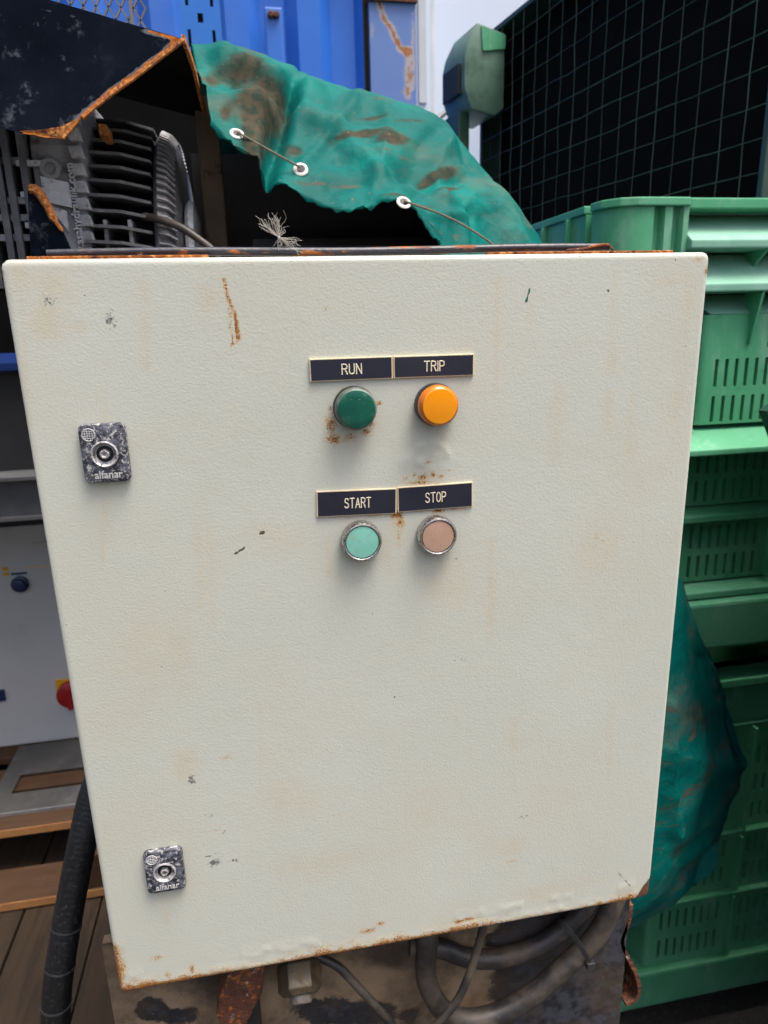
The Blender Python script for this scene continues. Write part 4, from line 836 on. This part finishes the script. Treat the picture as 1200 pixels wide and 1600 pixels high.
for f in door.data.polygons: f.use_smooth = True
for e in door.data.edges: e.use_edge_sharp = False
for nme, arr in (('rust', rust), ('dark', dark), ('green', green), ('grey', grey), ('stain', stain), ('bare', bare)): attr(door, nme, arr.reshape(-1))
MB().box((.006, .0185, DZ + .008), (.494, .22, 1.4367)).build('body', 'cabinet_grey', cb, bevel=.002)
MB().box((.010, .0186, 1.4370), (.128, .026, 1.4440)).build('gutter_lip', 'rust', cb, bevel=.0006)
MB().box((.1285, .0186, 1.4370), (.33, .026, 1.4420)).build('gutter_lip', 'cabinet_grey', cb, bevel=.0006)
MB().box((.3305, .0186, 1.4370), (.482, .026, 1.4438)).build('gutter_lip', 'rust', cb, bevel=.0006)
ra, rb = at(74, 397, .032), at(950, 387, .032)
rp = [ra + (rb - ra) * t + np.array((0, 0, .0007 * math.sin(t * 9))) for t in np.linspace(0, 1, 20)]
MB().tube(rp, .0030, 10).build('gutter_rod', 'rod_paint', cb, smooth=True)
wt = [at(*p) for p in ((885, 391, .028), (910, 389, .028), (930, 384, .028), (948, 382, .028), (955, 387, .028), (960, 393, .028))]
MB().tube(crom(wt, 4), .0009, 6).build('wire_end', 'dark_rust', cb, smooth=True)

def rrect(cx_, cz_, w_, h_, r, n=5):
    out = []
    for sx_, sz_, a0 in ((1, 1, 0), (-1, 1, 90), (-1, -1, 180), (1, -1, 270)):
        for a in np.linspace(R_(a0), R_(a0 + 90), n): out.append((cx_ + sx_ * (w_ / 2 - r) + r * math.cos(a), cz_ + sz_ * (h_ / 2 - r) + r * math.sin(a)))
    return out
# engraved plates
GL = {'R': [[(0, 0), (0, 1), (.38, 1), (.56, .92), (.6, .76), (.56, .6), (.38, .52), (0, .52)], [(.34, .52), (.62, 0)]], 'U': [[(0, 1), (0, .24), (.08, .07), (.3, 0), (.52, .07), (.6, .24), (.6, 1)]], 'N': [[(0, 0), (0, 1), (.6, 0), (.6, 1)]],
      'T': [[(0, 1), (.66, 1)], [(.33, 1), (.33, 0)]], 'I': [[(0, 0), (0, 1)]], 'P': [[(0, 0), (0, 1), (.38, 1), (.56, .92), (.6, .75), (.56, .57), (.38, .48), (0, .48)]], 'A': [[(0, 0), (.32, 1), (.64, 0)], [(.1, .32), (.54, .32)]],
      'S': [[(.56, .84), (.46, .96), (.3, 1), (.12, .96), (.03, .8), (.06, .64), (.3, .52), (.54, .42), (.6, .24), (.5, .06), (.3, 0), (.1, .05), (.0, .18)]], 'O': [[(.3, 1), (.12, .93), (.02, .74), (0, .5), (.02, .26), (.12, .07), (.3, 0), (.48, .07), (.58, .26), (.6, .5), (.58, .74), (.48, .93), (.3, 1)]]}
def plate(word, px4, th, lh, tx, sx_):
    c = [at(x_, y_, -th) for x_, y_ in px4]; tl, tr, br_, bl__ = c
    cx_ = (tl[0] + tr[0] + br_[0] + bl__[0]) / 4; cz_ = (tl[2] + tr[2] + br_[2] + bl__[2]) / 4
    w_ = ((tr[0] - tl[0]) + (br_[0] - bl__[0])) / 2 - .0003; h_ = ((tl[2] - bl__[2]) + (tr[2] - br_[2])) / 2
    rot = math.atan2((tr[2] - tl[2] + br_[2] - bl__[2]) / 2, w_); ca, sa = math.cos(rot), math.sin(rot)
    tr_ = lambda u, v: (cx_ + u * ca - v * sa, cz_ + u * sa + v * ca)
    def pr(u0, u1, v0, v1, ya, yb): return MB().prism([(*tr_(u, v)[:1], ya, tr_(u, v)[1]) for u, v in ((u0, v0), (u1, v0), (u1, v1), (u0, v1))], (0, yb - ya, 0))
    p = pr(-w_ / 2, w_ / 2, -h_ / 2, h_ / 2, -th, -.0003).build('name_plate', 'plate_cream', cb, bevel=.0003)
    pr(-w_ / 2 + .0009, w_ / 2 - .0009, -h_ / 2 + .0008, h_ / 2 - .0008, -th - .0003, -th).build('plate_face', 'plate_black', p)
    adv = []; x_ = 0
    for ch in word: adv.append(x_); x_ += max(q[0] for s_ in GL[ch] for q in s_) + .26
    tot = x_ - .26; m_ = MB()
    for ch, a in zip(word, adv):
        for s_ in GL[ch]:
            pts = []
            for u, v in s_:
                X, Z_ = tr_((a + u - tot / 2) * sx_ + tx, (v - .5) * lh); pts.append((X, -th - .0004, Z_))
            for a_, b_ in zip(pts[:-1], pts[1:]): m_.tube([a_, b_], .00042, 8)
            for q in pts: m_.lathe((q[0], q[1] - .0004, q[2]), (0, 1, 0), [(0, .0003), (.0001, .00042), (.0008, .00042)], 10)
    for i, v in enumerate(m_.v): m_.v[i] = (v[0], -th - .0004 + (v[1] + th + .0004) * .5, v[2])
    m_.build('lettering', 'letter_cream', p, smooth=True)
plate('RUN', [(483, 561), (614, 556.5), (614, 591.5), (484, 597)], .0022, .0070, .0, .0060)
plate('TRIP', [(614.6, 556.5), (741, 553), (741, 586.5), (614.6, 591.5)], .0022, .0070, .0, .0056)
plate('START', [(494, 768), (620, 763), (620, 802.5), (495, 808.5)], .0018, .0074, .0005, .0047)
plate('STOP', [(621, 761), (739, 753.5), (739, 791), (621, 801.5)], .0018, .0074, 0, .0049)
# pilot lights and push buttons
def round_part(px, py, front, name): c = at(px, py, -front); return c[0], c[2]
x_, z_ = round_part(557.5, 640, .015, '')
pl = MB().lathe((x_, -.0003, z_), (0, -1, 0), [(0, .0156), (.005, .0156), (.0058, .0150)], 48).build('pilot_light', 'bezel_black', cb, smooth=True)
tag(pl, 'dark green pilot light under RUN')
MB().lathe((x_, -.0059, z_), (0, -1, 0), [(0, .0146), (.0006, .0150), (.0062, .0150), (.0078, .0143), (.0084, .0136)], 48, cap=False).build('lens_rim', 'bezel_grey', pl, smooth=True)
MB().lathe((x_, -.0138, z_), (0, -1, 0), [(0, .0139), (.0008, .0134), (.0012, .0118), (.0014, .008), (.0015, .003), (.0015, .0005)], 48).build('lens', 'lens_green', pl, smooth=True)
x_, z_ = round_part(687.5, 635, .016, '')
pl = MB().lathe((x_, -.0003, z_), (0, -1, 0), [(0, .0157), (.0065, .0157), (.0078, .0150)], 48).build('pilot_light', 'bezel_black', cb, smooth=True)
tag(pl, 'amber pilot light under TRIP')
MB().lathe((x_, -.0079, z_), (0, -1, 0), [(0, .0146), (.0005, .0150), (.0050, .0149), (.0070, .0141), (.0080, .0127)], 48, cap=False).build('lens_rim', 'lens_amber_rim', pl, smooth=True)
MB().lathe((x_, -.0157, z_), (0, -1, 0), [(0, .0129), (.0006, .0125), (.0010, .008), (.0012, .003), (.0012, .0005)], 48).build('lens', 'lens_amber', pl, smooth=True)
for px_, py_, m_, lb_ in ((566.5, 848, 'cap_mint', 'mint green push button under START'), (685, 839, 'cap_buff', 'faded buff push button under STOP')):
    x_, z_ = round_part(px_, py_, .010, '')
    pbn = MB().lathe((x_, -.0003, z_), (0, -1, 0), [(0, .0152), (.002, .0156), (.0080, .0153), (.0096, .0146), (.0099, .0138), (.0094, .0130), (.0075, .01295)], 48, cap=False).build('push_button', 'chrome', cb, smooth=True); tag(pbn, lb_)
    MB().lathe((x_, -.0003, z_), (0, -1, 0), [(0, .0128), (.0086, .0128), (.0093, .0123), (.0095, .008), (.0096, .0005)], 48).build('cap', m_, pbn, smooth=True)
# quarter-turn locks
for (px_, py_) in ((163.5, 708.5), (257.3, 1361.5)):
    x_, _, z_ = at(px_, py_, -.004)
    pr_ = rrect(x_, z_, .0310, .0412, .0042); lk = MB(); n = len(pr_)
    rings = [(1.0, -.0003), (1.0, -.0030), (.975, -.0042), (.93, -.0046)]
    V = []
    for s_, y_ in rings: V += [(x_ + (a - x_) * s_, y_, z_ + (b - z_) * s_) for a, b in pr_]
    # face with a round hole for the barrel
    hole = [(x_ + .0092 * math.cos(t), -.0047, z_ - .0005 + .0092 * math.sin(t)) for t in [math.atan2(b - z_, a - x_) for a, b in pr_]]
    V += hole; F = [(i * n + k, i * n + (k + 1) % n, (i + 1) * n + (k + 1) % n, (i + 1) * n + k) for i in range(4) for k in range(n)]
    lk = lk.add(V, F).build('door_lock', 'lock_black', cb, smooth=True)
    MB().lathe((x_, -.0040, z_ - .0005), (0, -1, 0), [(0, .0093), (.0016, .0092), (.0020, .0084), (.0012, .0076), (-.0010, .0066), (-.0012, .0058)], 36, cap=False).build('lock_barrel', 'lock_zinc', lk, smooth=True)
    MB().lathe((x_, -.0012, z_ - .0005), (0, -1, 0), [(0, .0092), (.0008, .0092)], 30).build('keyway', 'lock_void', lk)
    MB().lathe((x_, -.0021, z_ - .0005), (0, -1, 0), [(0, .0034), (.0030, .0032), (.0034, .0024), (.0028, .0012), (.001, .001)], 24).build('key_pin', 'lock_zinc', lk, smooth=True)
    ec = (x_ - .0088, -.0046, z_ + .0134); m_ = MB()
    m_.tube([(ec[0] + .0042 * math.cos(t), ec[1], ec[2] + .0042 * math.sin(t)) for t in np.linspace(-.6, 2 * math.pi - 1.0, 30)], .0004, 6)
    for d in (-.0024, -.0008, .0008, .0024):
        hh = math.sqrt(.0040 ** 2 - d * d); m_.tube([(ec[0] + d, ec[1], ec[2] - hh), (ec[0] + d, ec[1], ec[2] + hh)], .00026, 5); m_.tube([(ec[0] - hh, ec[1], ec[2] + d), (ec[0] + hh, ec[1], ec[2] + d)], .00026, 5)
    m_.build('emblem', 'lock_pale', lk)
    text_mesh('alfanar', .0076, 'lettering', 'lock_pale', lk, Matrix.Translation((x_ + .0008, -.0046, z_ - .0150)) @ FACE, ext=.0005, sx=.93, offset=.00012)

# ------------------------------------------------------------------ hoses, cables and tie below the cabinet
def hose(pts, r, label, m='hose_black', name='hydraulic_hose', cat='hose', group=None, k=10, n=18):
    P = crom([at(*p) for p in pts], k); o = MB().tube(P, r, n).build(name, m, smooth=True); return tag(o, label, cat, group)
hose([(672, 1420, .046), (668, 1470, .044), (665, 1520, .040), (676, 1555, .036), (700, 1585, .032), (735, 1594, .030), (780, 1583, .030), (830, 1555, .031), (880, 1512, .033), (925, 1470, .036), (950, 1430, .040), (966, 1390, .045)], .0108,
     'thick black hose looping down and up to the right, lowest under the cabinet', group='hydraulic hoses under the cabinet')
hose([(640, 1478, .055), (690, 1482, .050), (730, 1496, .047), (780, 1497, .046), (830, 1482, .046), (880, 1452, .047), (912, 1420, .048), (930, 1385, .05)], .0098,
     'thick black hose bending along the cabinet bottom through the cable tie', group='hydraulic hoses under the cabinet')
hose([(758, 1432, .020), (752, 1460, .018), (742, 1495, .016), (732, 1525, .014), (715, 1562, .012), (690, 1592, .010), (660, 1620, .010)], .0040, 'thin black cable crossing in front of the two thick hoses', name='cable', cat='cable')
hose([(470, 1480, .050), (500, 1496, .042), (530, 1512, .036), (562, 1545, .030), (590, 1575, .026), (615, 1604, .024), (640, 1630, .024)], .0042, 'thin dusty black cable running down right of the hex nut', name='cable', cat='cable')
tie = [at(*p) for p in ((872, 1438, .040), (880, 1443, .032), (893, 1458, .026), (905, 1475, .0225), (915, 1492, .021), (922, 1506, .021))]
ti = MB().tube(crom(tie, 4), .002, flat=(.0052, .0016)).build('cable_tie', 'tie_black'); tag(ti, 'black plastic cable tie strapped round the two thick hoses', 'cable tie')
e = tie[-1]; MB().box((e[0] - .005, e[1] - .004, e[2] - .004), (e[0] + .004, e[1] + .002, e[2] + .004)).build('tie_head', 'tie_black', ti, bevel=.001)
# corrugated conduit at the lower left
P = crom([at(*p) for p in ((172, 1180, .20), (146, 1240, .19), (130, 1310, .175), (114, 1390, .16), (100, 1470, .145), (90, 1540, .135), (86, 1610, .13), (86, 1680, .13))], 26)
rad = [.0150 + .0003 * (1 if (i % 3) == 0 else 0) for i in range(len(P))]
co_ = MB().tube(P, rad, 22).build('corrugated_conduit', 'conduit_black', smooth=True); tag(co_, 'thick black ribbed conduit hanging down left of the cabinet', 'conduit')
for k in (96, 118, 140, 158):
    MB().tube(P[k:k + 2], .0161, 22).build('clamp_ring', 'tie_black', co_, smooth=True)

# ------------------------------------------------------------------ thistle seed on the gutter rod
sp = at(436, 371, .026)
sd_ = thing('thistle_seed', tuple(sp), 'white feathery thistle seed caught on the rod along the cabinet top', 'seed')
for grp, (a0, a1, L_) in enumerate(((75, 118, .016), (128, 150, .017), (-42, -4, .0145), (195, 300, .008), (50, 70, .008))):
    for k in range(16 if grp < 3 else 9):
        a = R_(rng.uniform(a0, a1)); l_ = L_ * rng.uniform(.65, 1.05); d = np.array((math.cos(a), rng.uniform(-.25, .25), math.sin(a)))
        pts = [sp, sp + d * l_ * .4 + rng.normal(0, .0006, 3), sp + d * l_ * .75 + rng.normal(0, .0014, 3), sp + d * l_ + rng.normal(0, .0024, 3)]
        MB().tube(crom(pts, 3), .00008, 4).build('filament', 'seed_white', sd_)
MB().lathe(sp - np.array((0, 0, .001)), (0, 0, 1), [(0, .0006), (.001, .0011), (.002, .0006)], 8).build('seed_body', 'seed_white', sd_, smooth=True)
